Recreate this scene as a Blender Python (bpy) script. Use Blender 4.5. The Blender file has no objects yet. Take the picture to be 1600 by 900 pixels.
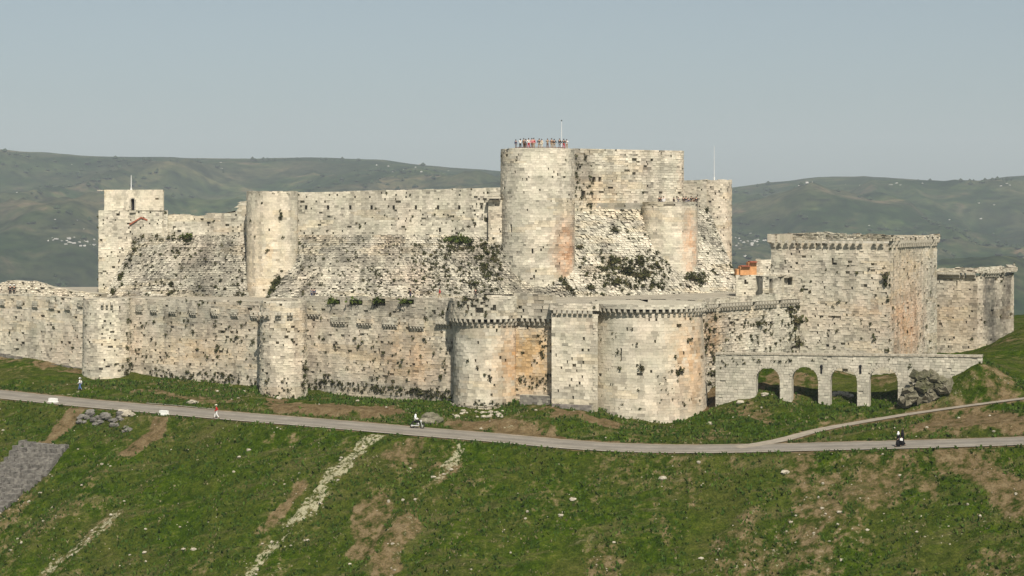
import bpy, bmesh, math, random
import numpy as np
from mathutils import Vector, Matrix
random.seed(7); rng = np.random.default_rng(7)
C = bpy.context.scene.collection
SC = bpy.context.scene

# ---------------------------------------------------------------- camera, light, exposure
F = 2700.0; HY = 340.0                 # focal length and horizon row, in the pixels of the 1600 px wide photograph
cd = bpy.data.cameras.new('camera'); cam = bpy.data.objects.new('camera', cd); C.objects.link(cam)
cd.sensor_width = 36; cd.lens = 36*F/1600; cd.shift_y = -(450-HY)/1600; cd.clip_start = 1; cd.clip_end = 30000
cam.location = (0, 0, 0); cam.rotation_euler = (math.pi/2, 0, 0); SC.camera = cam
SUN_EL = math.radians(48); SUN_AZ = math.radians(14)
sdir = Vector((math.sin(SUN_AZ)*math.cos(SUN_EL), -math.cos(SUN_AZ)*math.cos(SUN_EL), math.sin(SUN_EL)))
w = bpy.data.worlds.new('World'); SC.world = w; w.use_nodes = True
nt = w.node_tree; nt.nodes.clear()
sky = nt.nodes.new('ShaderNodeTexSky'); sky.sky_type = 'NISHITA'; sky.sun_disc = False
sky.sun_elevation = SUN_EL; sky.sun_rotation = math.atan2(sdir.x, sdir.y); sky.air_density = 1.0; sky.dust_density = 1.0; sky.ozone_density = 1.5
hs = nt.nodes.new('ShaderNodeHueSaturation'); hs.inputs['Saturation'].default_value = 0.54; hs.inputs['Value'].default_value = 1.0
mt = nt.nodes.new('ShaderNodeMix'); mt.data_type = 'RGBA'; mt.blend_type = 'MULTIPLY'; mt.inputs[0].default_value = 1; mt.inputs[7].default_value = (0.80, 0.89, 0.90, 1)
bgn = nt.nodes.new('ShaderNodeBackground'); bgn.inputs[1].default_value = 0.063
wo = nt.nodes.new('ShaderNodeOutputWorld')
nt.links.new(sky.outputs[0], hs.inputs['Color']); nt.links.new(hs.outputs[0], mt.inputs[6])
nt.links.new(mt.outputs[2], bgn.inputs[0]); nt.links.new(bgn.outputs[0], wo.inputs[0])
sl = bpy.data.lights.new('sun', 'SUN'); so = bpy.data.objects.new('sun', sl); C.objects.link(so)
sl.energy = 4.7; sl.angle = math.radians(0.5); sl.color = (1.0, 0.93, 0.82); so.rotation_euler = sdir.to_track_quat('Z', 'Y').to_euler()
so.location = (80, -60, 120)
SC.view_settings.view_transform = 'Standard'; SC.view_settings.look = 'None'; SC.view_settings.exposure = 0.45; SC.view_settings.gamma = 1
SC.cycles.max_bounces = 4; SC.cycles.diffuse_bounces = 2; SC.cycles.glossy_bounces = 1; SC.cycles.volume_bounces = 0
SC.cycles.use_denoising = True

# ---------------------------------------------------------------- helpers
def P(px, py, D): return np.array([(px-800)/F*D, D, (HY-py)/F*D])
def XY(px, D): return ((px-800)/F*D, D)
def Zof(py, D): return (HY-py)/F*D

def _h(ix, iy, s):
    n = (ix.astype(np.int64)*374761393 + iy.astype(np.int64)*668265263 + s*1442695041) & 0xffffffff
    n = ((n ^ (n >> 13))*1274126177) & 0xffffffff
    return ((n ^ (n >> 16)) & 0xffff)/65535.0
def vnoise(x, y, s=0):
    x = np.asarray(x, float); y = np.asarray(y, float)
    ix = np.floor(x); iy = np.floor(y); fx = x-ix; fy = y-iy
    fx = fx*fx*(3-2*fx); fy = fy*fy*(3-2*fy)
    a = _h(ix, iy, s); b = _h(ix+1, iy, s); c = _h(ix, iy+1, s); d = _h(ix+1, iy+1, s)
    return (a*(1-fx)+b*fx)*(1-fy)+(c*(1-fx)+d*fx)*fy
def fbm(x, y, s=0, o=4):
    r = 0; a = .5; t = 0
    for k in range(o):
        r = r+a*vnoise(np.asarray(x)*2**k+k*17.3, np.asarray(y)*2**k-k*9.1, s+k); t += a; a *= .5
    return r/t
def sstep(a, b, x):
    t = np.clip((x-a)/(b-a), 0, 1); return t*t*(3-2*t)

def mat(name):
    m = bpy.data.materials.new(name); m.use_nodes = True
    n = m.node_tree; b = n.nodes['Principled BSDF']; b.inputs['Roughness'].default_value = .92
    b.inputs['Specular IOR Level'].default_value = .15
    return m, n, b
def ramp(n, stops, inp):
    r = n.nodes.new('ShaderNodeValToRGB'); e = r.color_ramp.elements
    while len(e) < len(stops): e.new(.5)
    for i, (p, c) in enumerate(stops): e[i].position = p; e[i].color = (*c, 1) if len(c) == 3 else c
    n.links.new(inp, r.inputs[0]); return r.outputs[0]
def noise(n, scale, detail=5, rough=.6, vec=None, dist=0):
    t = n.nodes.new('ShaderNodeTexNoise'); t.inputs['Scale'].default_value = scale; t.inputs['Detail'].default_value = detail
    t.inputs['Roughness'].default_value = rough; t.inputs['Distortion'].default_value = dist
    if vec is None:
        g = n.nodes.new('ShaderNodeNewGeometry'); vec = g.outputs['Position']
    n.links.new(vec, t.inputs['Vector']); return t.outputs['Fac']
def mix(n, f, a, b, mode='MIX'):
    m = n.nodes.new('ShaderNodeMix'); m.data_type = 'RGBA'; m.blend_type = mode
    for k, v in ((0, f), (6, a), (7, b)):
        if isinstance(v, (int, float)): m.inputs[k].default_value = v
        elif isinstance(v, tuple): m.inputs[k].default_value = (*v, 1)
        else: n.links.new(v, m.inputs[k])
    return m.outputs[2]
def mathn(n, op, a, b):
    m = n.nodes.new('ShaderNodeMath'); m.operation = op; m.use_clamp = False
    for k, v in ((0, a), (1, b)):
        if isinstance(v, (int, float)): m.inputs[k].default_value = v
        else: n.links.new(v, m.inputs[k])
    return m.outputs[0]
def bump(n, b, h, strength, dist):
    u = n.nodes.new('ShaderNodeBump'); u.inputs['Strength'].default_value = strength; u.inputs['Distance'].default_value = dist
    n.links.new(h, u.inputs['Height']); n.links.new(u.outputs[0], b.inputs['Normal'])
def simple(name, col, rough=.85, var=.25, scale=6):
    m, n, b = mat(name); f = noise(n, scale)
    lo = tuple(c*(1-var) for c in col); hi = tuple(min(1, c*(1+var)) for c in col)
    n.links.new(ramp(n, [(.3, lo), (.7, hi)], f), b.inputs['Base Color']); b.inputs['Roughness'].default_value = rough
    return m

def mesh_obj(name, V, Fc, m, parent=None, cols=None, smooth=False):
    V = np.asarray(V, np.float32).reshape(-1, 3)
    me = bpy.data.meshes.new(name)
    if isinstance(Fc, np.ndarray) and Fc.ndim == 2:
        k = Fc.shape[1]; nf = len(Fc)
        me.vertices.add(len(V)); me.vertices.foreach_set('co', V.ravel())
        me.loops.add(nf*k); me.loops.foreach_set('vertex_index', Fc.astype(np.int32).ravel())
        me.polygons.add(nf); me.polygons.foreach_set('loop_start', np.arange(0, nf*k, k, dtype=np.int32))
        me.update(calc_edges=True); me.validate()
    else:
        me.from_pydata([tuple(map(float, v)) for v in V], [], [tuple(map(int, f)) for f in Fc]); me.update()
    if cols is not None:                     # one colour per vertex
        a = me.color_attributes.new('Col', 'FLOAT_COLOR', 'POINT')
        c4 = np.ones((len(V), 4), np.float32); c4[:, :3] = cols; a.data.foreach_set('color', c4.ravel())
    me.polygons.foreach_set('use_smooth', np.full(len(me.polygons), bool(smooth)))
    o = bpy.data.objects.new(name, me); C.objects.link(o)
    if m: me.materials.append(m)
    if parent: o.parent = parent; o.matrix_parent_inverse = parent.matrix_basis.inverted()
    return o
def tag(o, label=None, cat=None, group=None, kind=None):
    for k, v in (('label', label), ('category', cat), ('group', group), ('kind', kind)):
        if v: o[k] = v
    return o
def thing(name, label, cat, loc, rz=0, group=None):
    o = bpy.data.objects.new(name, None); o.empty_display_size = .5; C.objects.link(o)
    o.location = loc; o.rotation_euler = (0, 0, rz); tag(o, label, cat, group)
    return o
class MB:                                    # collects loose shapes for one mesh
    def __init__(s): s.v = []; s.f = []
    def add(s, V, Fc):
        k = len(s.v); s.v += [tuple(v) for v in V]; s.f += [tuple(i+k for i in f) for f in Fc]; return s
    def box(s, c, d, rz=0, tilt=None, jit=0):
        q = [(-1, -1, -1), (1, -1, -1), (1, 1, -1), (-1, 1, -1), (-1, -1, 1), (1, -1, 1), (1, 1, 1), (-1, 1, 1)]
        M = Matrix.Rotation(rz, 3, 'Z')
        if tilt: M = M @ Matrix.Rotation(tilt[0], 3, 'X') @ Matrix.Rotation(tilt[1], 3, 'Y')
        V = [tuple(Vector(c)+M @ Vector((x*d[0]/2+random.uniform(-jit, jit), y*d[1]/2+random.uniform(-jit, jit), z*d[2]/2+random.uniform(-jit, jit)))) for x, y, z in q]
        return s.add(V, [(0, 3, 2, 1), (4, 5, 6, 7), (0, 1, 5, 4), (1, 2, 6, 5), (2, 3, 7, 6), (3, 0, 4, 7)])
    def tube(s, a, b, r0, r1=None, n=8):
        r1 = r0 if r1 is None else r1; a = Vector(a); b = Vector(b); d = (b-a).normalized(); t = d.orthogonal().normalized(); u = d.cross(t)
        V = [a+(t*math.cos(k*2*math.pi/n)+u*math.sin(k*2*math.pi/n))*r0 for k in range(n)]+[b+(t*math.cos(k*2*math.pi/n)+u*math.sin(k*2*math.pi/n))*r1 for k in range(n)]
        return s.add(V, [(k, (k+1) % n, n+(k+1) % n, n+k) for k in range(n)]+[tuple(range(n))[::-1], tuple(range(n, 2*n))])
    def torus(s, c, R, r, n=18, m=6):        # wheel lying in the XZ plane
        V = []
        for i in range(n):
            a = i*2*math.pi/n
            for j in range(m):
                b = j*2*math.pi/m; q = R+r*math.cos(b); V.append((c[0]+q*math.cos(a), c[1]+r*math.sin(b), c[2]+q*math.sin(a)))
        return s.add(V, [(i*m+j, i*m+(j+1) % m, ((i+1) % n)*m+(j+1) % m, ((i+1) % n)*m+j) for i in range(n) for j in range(m)])
    def ball(s, c, r, n=8, m=6, jit=0):
        r = (r, r, r) if isinstance(r, (int, float)) else r; V = [(c[0], c[1], c[2]-r[2])]
        for j in range(1, m):
            t = -math.pi/2+math.pi*j/m
            for i in range(n):
                a = 2*math.pi*i/n; q = 1+random.uniform(-jit, jit)
                V.append((c[0]+q*r[0]*math.cos(t)*math.cos(a), c[1]+q*r[1]*math.cos(t)*math.sin(a), c[2]+q*r[2]*math.sin(t)))
        V.append((c[0], c[1], c[2]+r[2])); Fc = [(0, 1+(i+1) % n, 1+i) for i in range(n)]
        for j in range(m-2):
            for i in range(n): a = 1+j*n+i; b = 1+j*n+(i+1) % n; Fc.append((a, b, b+n, a+n))
        k = 1+(m-2)*n
        return s.add(V, Fc+[(k+i, k+(i+1) % n, len(V)-1) for i in range(n)])
    def rock(s, c, r, n=9, m=6): return s.ball(c, r, n, m, .22)
    def make(s, name, m, parent=None, smooth=False): return mesh_obj(name, s.v, s.f, m, parent, smooth=smooth)

# ---------------------------------------------------------------- materials
STONE, n, b = mat('limestone')
at = n.nodes.new('ShaderNodeAttribute'); at.attribute_name = 'Col'
f1 = noise(n, 3.2, 8, .72); f2 = noise(n, .5, 5, .6)
c = mix(n, 1.0, at.outputs['Color'], ramp(n, [(.28, (.55, .54, .52)), (.42, (.92, .91, .89)), (.75, (1.18, 1.16, 1.12))], f1), 'MULTIPLY')
c = mix(n, 1.0, c, ramp(n, [(.3, (.82, .84, .80)), (.7, (1.08, 1.06, 1.05))], f2), 'MULTIPLY')
n.links.new(c, b.inputs['Base Color']); bump(n, b, f1, .4, .06)
TRIM, n, b = mat('trim_stone')
f1 = noise(n, 2.2, 8, .7); n.links.new(ramp(n, [(.3, (.27, .25, .20)), (.5, (.44, .40, .32)), (.72, (.56, .52, .42))], f1), b.inputs['Base Color']); bump(n, b, f1, .6, .08)
WHITE = simple('white_paint', (.72, .71, .67), .7, .08, 4)
METAL = simple('pale_metal', (.62, .62, .60), .4, .05)
RAIL = simple('rusty_rail', (.16, .09, .06), .6, .3)
ORANGE = simple('orange_plaster', (.52, .27, .12), .9, .22, 1.6)
REDTILE = simple('red_tile', (.30, .10, .06), .9, .3, 4)
BLACK = simple('black_paint_and_shade', (.015, .015, .017), .35, .3)
GREYST, n, b = mat('grey_fieldstone')
f1 = noise(n, 1.7, 8, .75); n.links.new(ramp(n, [(.3, (.06, .057, .05)), (.5, (.16, .148, .13)), (.7, (.30, .28, .24))], f1), b.inputs['Base Color']); bump(n, b, f1, .9, .25)
ROCK, n, b = mat('weathered_rock')
f1 = noise(n, .9, 9, .72); f2 = noise(n, .25, 4)
c = ramp(n, [(.3, (.06, .055, .035)), (.46, (.14, .13, .085)), (.6, (.25, .225, .165)), (.75, (.40, .37, .29))], f1)
c = mix(n, ramp(n, [(.58, (0, 0, 0)), (.68, (.8, .8, .8))], f2), c, (.085, .09, .035)); n.links.new(c, b.inputs['Base Color']); bump(n, b, f1, 1, .4)
CHALK, n, b = mat('pale_rubble')
f1 = noise(n, 2.5, 8, .7); n.links.new(ramp(n, [(.3, (.20, .175, .13)), (.55, (.42, .375, .29)), (.75, (.60, .55, .45))], f1), b.inputs['Base Color']); bump(n, b, f1, .9, .15)
LEAF, n, b = mat('leaves')
f1 = noise(n, 1.3, 4); n.links.new(ramp(n, [(.3, (.022, .034, .007)), (.5, (.055, .078, .014)), (.7, (.11, .125, .03))], f1), b.inputs['Base Color'])
DRYLEAF, n, b = mat('dry_weeds')
f1 = noise(n, .9, 4); n.links.new(ramp(n, [(.35, (.035, .030, .015)), (.5, (.052, .058, .018)), (.7, (.11, .085, .045))], f1), b.inputs['Base Color'])

# ---------------------------------------------------------------- ground shape
road_px = [(-260, 592, 262), (-100, 605, 252), (0, 616, 245), (125, 629, 238), (250, 640, 231), (338, 648, 227), (500, 661, 220), (650, 674, 214.5), (800, 686, 210.5),
           (900, 696, 207.5), (1000, 701, 205.5), (1100, 702, 203.5), (1200, 700, 202), (1300, 697.5, 199.5), (1400, 695, 197), (1500, 692.5, 194.5), (1600, 689, 192), (1800, 680, 187), (2300, 662, 180)]
road_w = np.array([P(*q) for q in road_px])
path_px = [(1150, 699, 203.2), (1190, 691.5, 204.6), (1240, 680, 207.3), (1300, 668, 209.0), (1400, 650.5, 209.5), (1500, 636, 208.3), (1600, 623, 206.5), (1750, 606, 204), (2250, 560, 202)]
path_w = np.array([P(*q) for q in path_px])
def resample(pts, step=2.0):
    d = np.r_[0, np.cumsum(np.linalg.norm(np.diff(pts[:, :2], axis=0), axis=1))]
    u = np.linspace(0, d[-1], int(d[-1]/step)+2)
    r = np.stack([np.interp(u, d, pts[:, k]) for k in range(3)], 1)
    for _ in range(4): r[1:-1] = (r[:-2]+2*r[1:-1]+r[2:])/4
    return r
road_w = resample(road_w); path_w = resample(path_w, 1.5)
def polydist(x, y, pts):                     # distance, signed side (+ = far side from camera), z at the nearest point
    bd = np.full(x.shape, 1e9); bs = np.zeros(x.shape); bz = np.zeros(x.shape)
    for a, b_ in zip(pts[:-1], pts[1:]):
        dx, dy = b_[0]-a[0], b_[1]-a[1]; L2 = dx*dx+dy*dy
        t = np.clip(((x-a[0])*dx+(y-a[1])*dy)/L2, 0, 1); ex = x-a[0]-t*dx; ey = y-a[1]-t*dy
        d = np.hypot(ex, ey); m = d < bd
        bd = np.where(m, d, bd); bs = np.where(m, np.sign(dx*ey-dy*ex), bs)
        if len(a) > 2: bz = np.where(m, a[2]+t*(b_[2]-a[2]), bz)
    return bd, bs, bz
d_, s_, z_ = polydist(path_w[:, 0], path_w[:, 1], road_w); k_ = sstep(3.6, 8.5, d_); path_w[:, 2] = (z_+.045*np.minimum(d_, 4.5))*(1-k_)+path_w[:, 2]*k_
ctl = [(-260, 548, 285), (-100, 553, 272), (0, 566, 263), (60, 572, 260), (125, 588, 254.5), (166, 599, 250), (203, 590, 254), (300, 599, 247.5), (405, 613, 241), (442, 627, 234.5),
       (480, 619, 239), (600, 629, 233), (705, 638, 227), (760, 650, 222.5), (812, 630, 226), (845, 627, 227), (900, 640, 219), (950, 654, 219), (1012, 664, 218.5), (1070, 658, 220.5), (1110, 640, 225),
       (1130, 606, 231), (1150, 604, 226), (1195, 617, 220.8), (1230, 629, 219.6), (1285, 632, 218), (1345, 634, 216.3), (1405, 634, 214.6), (1200, 569, 235), (1245, 571, 237), (1275, 590, 240), (1300, 607, 244), (1385, 614, 242),
       (1450, 612, 212.6), (1480, 597, 211.8), (1532, 562, 210.6), (1505, 557, 224), (1583, 516, 244), (1640, 506, 250), (1600, 516, 252), (1620, 528, 270), (1700, 530, 285), (1800, 515, 262), (1800, 560, 230), (1600, 560, 222), (1600, 600, 212.5), (1700, 560, 220), (1463, 600, 255),
       (700, 660, 219), (540, 640, 226), (260, 615, 242), (1230, 672, 210), (1350, 640, 211), (1000, 683, 211), (1500, 665, 201.5), (1600, 655, 199.5), (1400, 672, 203.5), (1700, 645, 198)]
cp = [P(*q) for q in ctl]
for r in path_w[::3]: cp.append(r)
for r0, r1 in zip(road_w[::5][:-1], road_w[::5][1:]):
    t = (r1-r0)[:2]; t = t/np.linalg.norm(t); nn = np.array([t[1], -t[0]]); cp.append(r0)
    for d, dz in ((9, 3.1), (20, 10.0), (40, 22), (70, 38)): cp.append(np.array([r0[0]+nn[0]*d, r0[1]+nn[1]*d, r0[2]-dz]))
for X in (-90, -60, -30, 0, 30, 55):
    for D, z in ((275, -17.5), (300, -17), (330, -20)): cp.append(np.array([X, D+max(0, (abs(X)-30))*.1, z]))
cp = np.array(cp)
def tk(r2): return np.where(r2 < 1e-9, 0, .5*r2*np.log(np.maximum(r2, 1e-9)))
sc_ = 50.0; q = cp[:, :2]/sc_; N = len(q)
K = tk(((q[:, None]-q[None])**2).sum(-1))+np.eye(N)*.002
A = np.zeros((N+3, N+3)); A[:N, :N] = K; A[:N, N] = 1; A[:N, N+1:] = q; A[N, :N] = 1; A[N+1:, :N] = q.T
sol = np.linalg.solve(A, np.r_[cp[:, 2], 0, 0, 0])
def tps(x, y):
    x = x/sc_; y = y/sc_; r = sol[N]+sol[N+1]*x+sol[N+2]*y
    for i in range(N): r = r+sol[i]*tk((x-q[i, 0])**2+(y-q[i, 1])**2)
    return r
ridge_px = [-3000, -800, -200, 0, 50, 100, 200, 350, 480, 600, 690, 780, 900, 1050, 1143, 1200, 1280, 1350, 1450, 1530, 1600, 1800, 2400, 4500]
ridge_y = [240, 232, 232, 235, 239, 241.5, 246, 249, 248, 252, 261, 268, 282, 292, 291, 283, 274, 273, 281, 283, 275, 262, 250, 240]
def far_z(x, y):
    px = x/np.maximum(y, 1)*F+800; RD = 4200.0
    zr = (HY-np.interp(px, ridge_px, ridge_y))/F*RD
    base = np.interp(y, [0, 60, 120, 170, 330, 450, 800, 1500], [-2, -30, -60, -52, -20, -48, -105, -165])
    t = sstep(1500, RD, y)*.55+np.clip((y-1500)/(RD-1500), 0, 1)*.45
    z = base+(zr+165)*t-np.maximum(y-RD, 0)*.12
    rel = sstep(700, 1800, y)*(1-sstep(RD-900, RD-80, y))
    nz = fbm(x/620+3, y/900, 21, 5)-.5; n2 = 1-np.abs(2*fbm(x/330, y/560, 33, 4)-1)
    return z+rel*(nz*210+(n2-.7)*110)+sstep(3900, 4200, y)*(fbm(x/200, y/300, 5, 4)-.5)*14
def ground_z(x, y):
    x = np.asarray(x, float); y = np.asarray(y, float); zf = far_z(x, y)
    wn = (1-sstep(335, 420, y))*sstep(120, 165, y)*(1-sstep(105, 160, np.abs(x)))
    z = zf.copy(); m = wn > 0
    if m.any():
        zn = tps(x[m], y[m]); xm, ym = x[m], y[m]
        sl_ = ym*0+1
        zn += ((fbm(xm/7, ym/7, 2, 4)-.5)*.9+(fbm(xm/1.3, ym/1.3, 9, 3)-.5)*.42)
        d, s, rz = polydist(xm, ym, path_w); k = 1-sstep(.9, 2.6, d); zn = zn*(1-k)+rz*k; pd = d
        d, s, rz = polydist(xm, ym, road_w); k = (1-sstep(4.4, 6.4, d))*(1-(1-sstep(.9, 2.0, pd))*sstep(3.0, 4.2, d)); zn = zn*(1-k)+(rz+np.clip(d*s, -4.5, 4.5)*.045)*k
        # gullies running down the slope below the road
        out = np.where(s < 0, d, 0)
        along = xm*.84-ym*.54
        zn -= sstep(5, 16, out)*(np.abs(fbm(along/8, out/50, 44, 4)-.5)*-4.2+.8)
        z[m] = zf[m]*(1-wn[m])+zn*wn[m]
    return z
def gz(x, y): return float(ground_z(np.array([x]), np.array([y]))[0])
def gp(px, py, d0=150, d1=300):              # the point of the ground seen at a pixel of the photograph
    D = np.arange(d0, d1, .4); x = (px-800)/F*D; z = (HY-py)/F*D
    g = ground_z(x, D); k = np.argmax(g > z)
    return np.array([x[k], D[k], g[k]])

tc = np.r_[np.linspace(-1.3, -.36, 40), np.arange(-.345, .345, .0012), np.linspace(.36, 1.3, 40)]
Dr = np.r_[np.linspace(2, 168, 26), np.arange(171, 180, 1.0), np.arange(180, 262, .36), np.arange(262, 345, 1.6)]
gD = [346.0]
while gD[-1] < 11000: gD.append(gD[-1]*1.016)
Dr = np.r_[Dr, gD]
TT, DD = np.meshgrid(tc, Dr); X = TT*DD; Z = ground_z(X.ravel(), DD.ravel()).reshape(X.shape)
V = np.stack([X.ravel(), DD.ravel(), Z.ravel()], 1); nr, nc = X.shape
idx = np.arange(nr*nc).reshape(nr, nc)
FQ = np.stack([idx[:-1, :-1].ravel(), idx[:-1, 1:].ravel(), idx[1:, 1:].ravel(), idx[1:, :-1].ravel()], 1)
# masks: R = bare soil, G = pale stones, B = far country
x, y = V[:, 0], V[:, 1]
near = (y > 165) & (y < 300) & (np.abs(x) < 110)
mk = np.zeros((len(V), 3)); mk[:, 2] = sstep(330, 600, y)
xn, yn = x[near], y[near]; soil = np.zeros(len(xn)); stone = np.zeros(len(xn))
nA = fbm(xn/2.2, yn/2.2, 71, 4)
def streak(pts, wd, s_soil, s_stone, seed=0, soft=.5):
    pw = np.array([gp(*p) for p in pts]); d, s_, z_ = polydist(xn, yn, pw[:, :2])
    t = (1-sstep(wd*soft, wd*1.25, d+(nA-.5)*wd*1.6))
    br = np.clip(.25+1.5*fbm(xn/1.1, yn/1.1, seed+7, 4), 0, 1.15)*(.45+1.0*sstep(.3, .6, fbm(xn/4, yn/4, 17, 3)))
    return np.clip(t*br, 0, 1)*s_soil, np.clip(t*br, 0, 1)*s_stone
for pts, wd, a, b_ in [
    ([(588, 682), (545, 720), (500, 775), (455, 820), (410, 870), (370, 925)], 1.25, .35, 1.0),
    ([(520, 770), (480, 830), (440, 890), (420, 920)], 1.5, .3, .45),
    ([(722, 700), (705, 722), (690, 745), (668, 768), (650, 790)], .8, .35, 1.0), ([(650, 790), (640, 820), (628, 855), (610, 900)], .8, .6, .5),
    ([(640, 700), (610, 745), (590, 790), (575, 840), (560, 900)], 2.3, .7, .15), ([(690, 740), (650, 790), (620, 840), (600, 900)], 2.0, .75, .1),
    ([(180, 805), (130, 850), (80, 890), (40, 925)], 1.1, .5, .85), ([(250, 660), (232, 685), (205, 705)], 1.4, 1.0, 0),
    ([(120, 640), (98, 665), (75, 690), (20, 740), (-10, 770)], 1.5, 1.0, .05), ([(60, 755), (20, 800), (-30, 850)], 1.6, .6, .4),
    ([(190, 700), (150, 740), (100, 800), (30, 860)], 1.8, .45, .35), ([(470, 760), (440, 800), (410, 830)], .9, .8, .1),
    ([(860, 760), (840, 790), (760, 860), (700, 900)], 1.2, .3, .3),
    ([(1400, 702), (1380, 740), (1355, 775)], 3.0, .65, .2), ([(1290, 780), (1310, 830), (1290, 890)], 4.2, .65, .45), ([(1190, 850), (1180, 900)], 4.5, .6, .5),
    ([(1480, 705), (1540, 745), (1600, 770)], 1.6, .8, .1), ([(1080, 720), (1050, 760), (1000, 800)], 3.2, .45, .15), ([(970, 860), (940, 900)], 2.0, .6, .15),
    ([(1560, 880), (1620, 900)], 3, .6, .1), ([(1480, 662), (1600, 655), (1700, 640)], 3.5, .95, .05), ([(1400, 668), (1470, 664)], 2.2, .5, .05),
    ([(430, 630), (520, 636), (610, 642)], 3.0, 1.5, .05), ([(400, 640), (520, 650), (640, 656)], 1.2, .6, .05), ([(855, 640), (905, 652), (950, 662)], 2.0, 1.0, 0), ([(1100, 605), (1120, 600), (1145, 612), (1120, 628)], 2.6, 1.3, .05),
    ([(0, 560), (60, 566), (125, 578)], 1.9, .9, .1), ([(220, 612), (300, 624), (380, 630)], 1.6, .75, .15), ([(150, 598), (240, 600), (400, 615)], .7, .5, .1), ([(720, 668), (780, 670), (850, 684), (950, 694)], 2.4, 1.5, 0),
    ([(1240, 596), (1200, 592), (1180, 600)], 3.0, .8, .05), ([(0, 624), (60, 620), (125, 610), (170, 600)], .55, .3, .8), ([(650, 660), (720, 655), (800, 662)], 1.0, .5, .5),
    ([(1410, 640), (1490, 618), (1600, 604)], .7, .4, .5), ([(900, 690), (1000, 676), (1110, 660)], .35, .4, .5)]:
    a1, b1 = streak(pts, wd, a, b_); soil = np.maximum(soil, a1*.85); stone = np.maximum(stone, b1*.85)
dr, sr, _ = polydist(xn, yn, road_w)
right = sstep(-5, 35, xn)
soil = np.maximum(soil, (.22+.18*right)*sstep(.45, .72, fbm(xn/4+2, yn/7, 81, 6))*1.5)
stone = np.maximum(stone, (.18+.2*right)*sstep(.55, .75, fbm(xn/6+2, yn/6, 91, 5)))
soil = np.maximum(soil, .85*(1-sstep(2.8, 4.3, dr+(nA-.5)*1.5)))
dp, _, _ = polydist(xn, yn, path_w); soil = np.maximum(soil, .8*(1-sstep(1.0, 2.2, dp+(nA-.5)*1.6)))
mk[near, 0] = soil; mk[near, 1] = stone
GR, n, b = mat('hill_ground')
at = n.nodes.new('ShaderNodeAttribute'); at.attribute_name = 'Col'; sp = n.nodes.new('ShaderNodeSeparateColor'); n.links.new(at.outputs['Color'], sp.inputs[0])
gp_ = n.nodes.new('ShaderNodeNewGeometry'); mpn = n.nodes.new('ShaderNodeMapping'); mpn.vector_type = 'POINT'; mpn.inputs['Rotation'].default_value = (0, 0, math.radians(-57)); mpn.inputs['Scale'].default_value = (.16, 1.0, .16)
n.links.new(gp_.outputs['Position'], mpn.inputs['Vector']); fs = noise(n, .55, 7, .68, vec=mpn.outputs[0]); fs2 = noise(n, 2.2, 6, .75, vec=mpn.outputs[0])
fa = noise(n, .11, 6, .62); fb = noise(n, .9, 7, .7); fc = noise(n, 4.5, 6, .75); fd = noise(n, .33, 5, .65)
g = ramp(n, [(.30, (.018, .036, .003)), (.46, (.040, .070, .005)), (.58, (.070, .104, .008)), (.72, (.115, .128, .02))], fb)
g = mix(n, ramp(n, [(.42, (0, 0, 0)), (.62, (.8, .8, .8))], fa), g, ramp(n, [(.35, (.052, .066, .012)), (.65, (.125, .120, .036))], fb))
g = mix(n, ramp(n, [(.52, (0, 0, 0)), (.68, (.75, .75, .75))], fs), g, (.145, .118, .060))
g = mix(n, ramp(n, [(.30, (.6, .6, .6)), (.44, (0, 0, 0))], fs2), g, (.022, .040, .008))
g = mix(n, ramp(n, [(.60, (0, 0, 0)), (.70, (.6, .6, .6))], fs2), g, (.24, .22, .14))
g = mix(n, 1.0, g, ramp(n, [(.3, (.34, .36, .36)), (.5, (.84, .84, .84)), (.70, (1.45, 1.4, 1.3))], fc), 'MULTIPLY')
s_ = ramp(n, [(.3, (.095, .062, .032)), (.5, (.175, .118, .070)), (.7, (.27, .20, .13))], fb)
s_ = mix(n, 1.0, s_, ramp(n, [(.3, (.6, .6, .6)), (.6, (1.15, 1.15, 1.15))], fc), 'MULTIPLY')
soilm = mathn(n, 'ADD', sp.outputs[0], mathn(n, 'MULTIPLY', mathn(n, 'SUBTRACT', fb, .5), 2.2))
g = mix(n, ramp(n, [(.34, (0, 0, 0)), (.74, (1, 1, 1))], soilm), g, s_)
stm = mathn(n, 'ADD', sp.outputs[1], mathn(n, 'MULTIPLY', mathn(n, 'SUBTRACT', noise(n, 1.7, 7, .78), .5), 3.6))
g = mix(n, ramp(n, [(.72, (0, 0, 0)), (.95, (1, 1, 1))], stm), g, ramp(n, [(.3, (.30, .26, .19)), (.6, (.47, .42, .32))], fb))
# far country: fields, scrub and terraces
h1 = noise(n, .0022, 6, .6, dist=.5); h2 = noise(n, .010, 7, .68, dist=.8); h3 = noise(n, .045, 5, .7)
hf = ramp(n, [(.32, (.010, .028, .010)), (.45, (.026, .050, .017)), (.55, (.055, .078, .030)), (.66, (.13, .105, .065))], h2)
hf = mix(n, ramp(n, [(.45, (0, 0, 0)), (.62, (.6, .6, .6))], h1), hf, ramp(n, [(.4, (.075, .068, .042)), (.65, (.17, .135, .095))], h2))
hf = mix(n, 1.0, hf, ramp(n, [(.35, (.30, .36, .36)), (.5, (.95, .95, .95)), (.65, (1.35, 1.3, 1.25))], h3), 'MULTIPLY')
vo = n.nodes.new('ShaderNodeTexVoronoi'); vo.inputs['Scale'].default_value = .007; gg = n.nodes.new('ShaderNodeNewGeometry'); n.links.new(gg.outputs['Position'], vo.inputs['Vector'])
hf = mix(n, .65, hf, mix(n, 1.0, hf, ramp(n, [(.2, (.45, .6, .4)), (.5, (1.0, 1.0, .9)), (.8, (1.9, 1.6, 1.4))], vo.outputs['Color']), 'MULTIPLY'))
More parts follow.
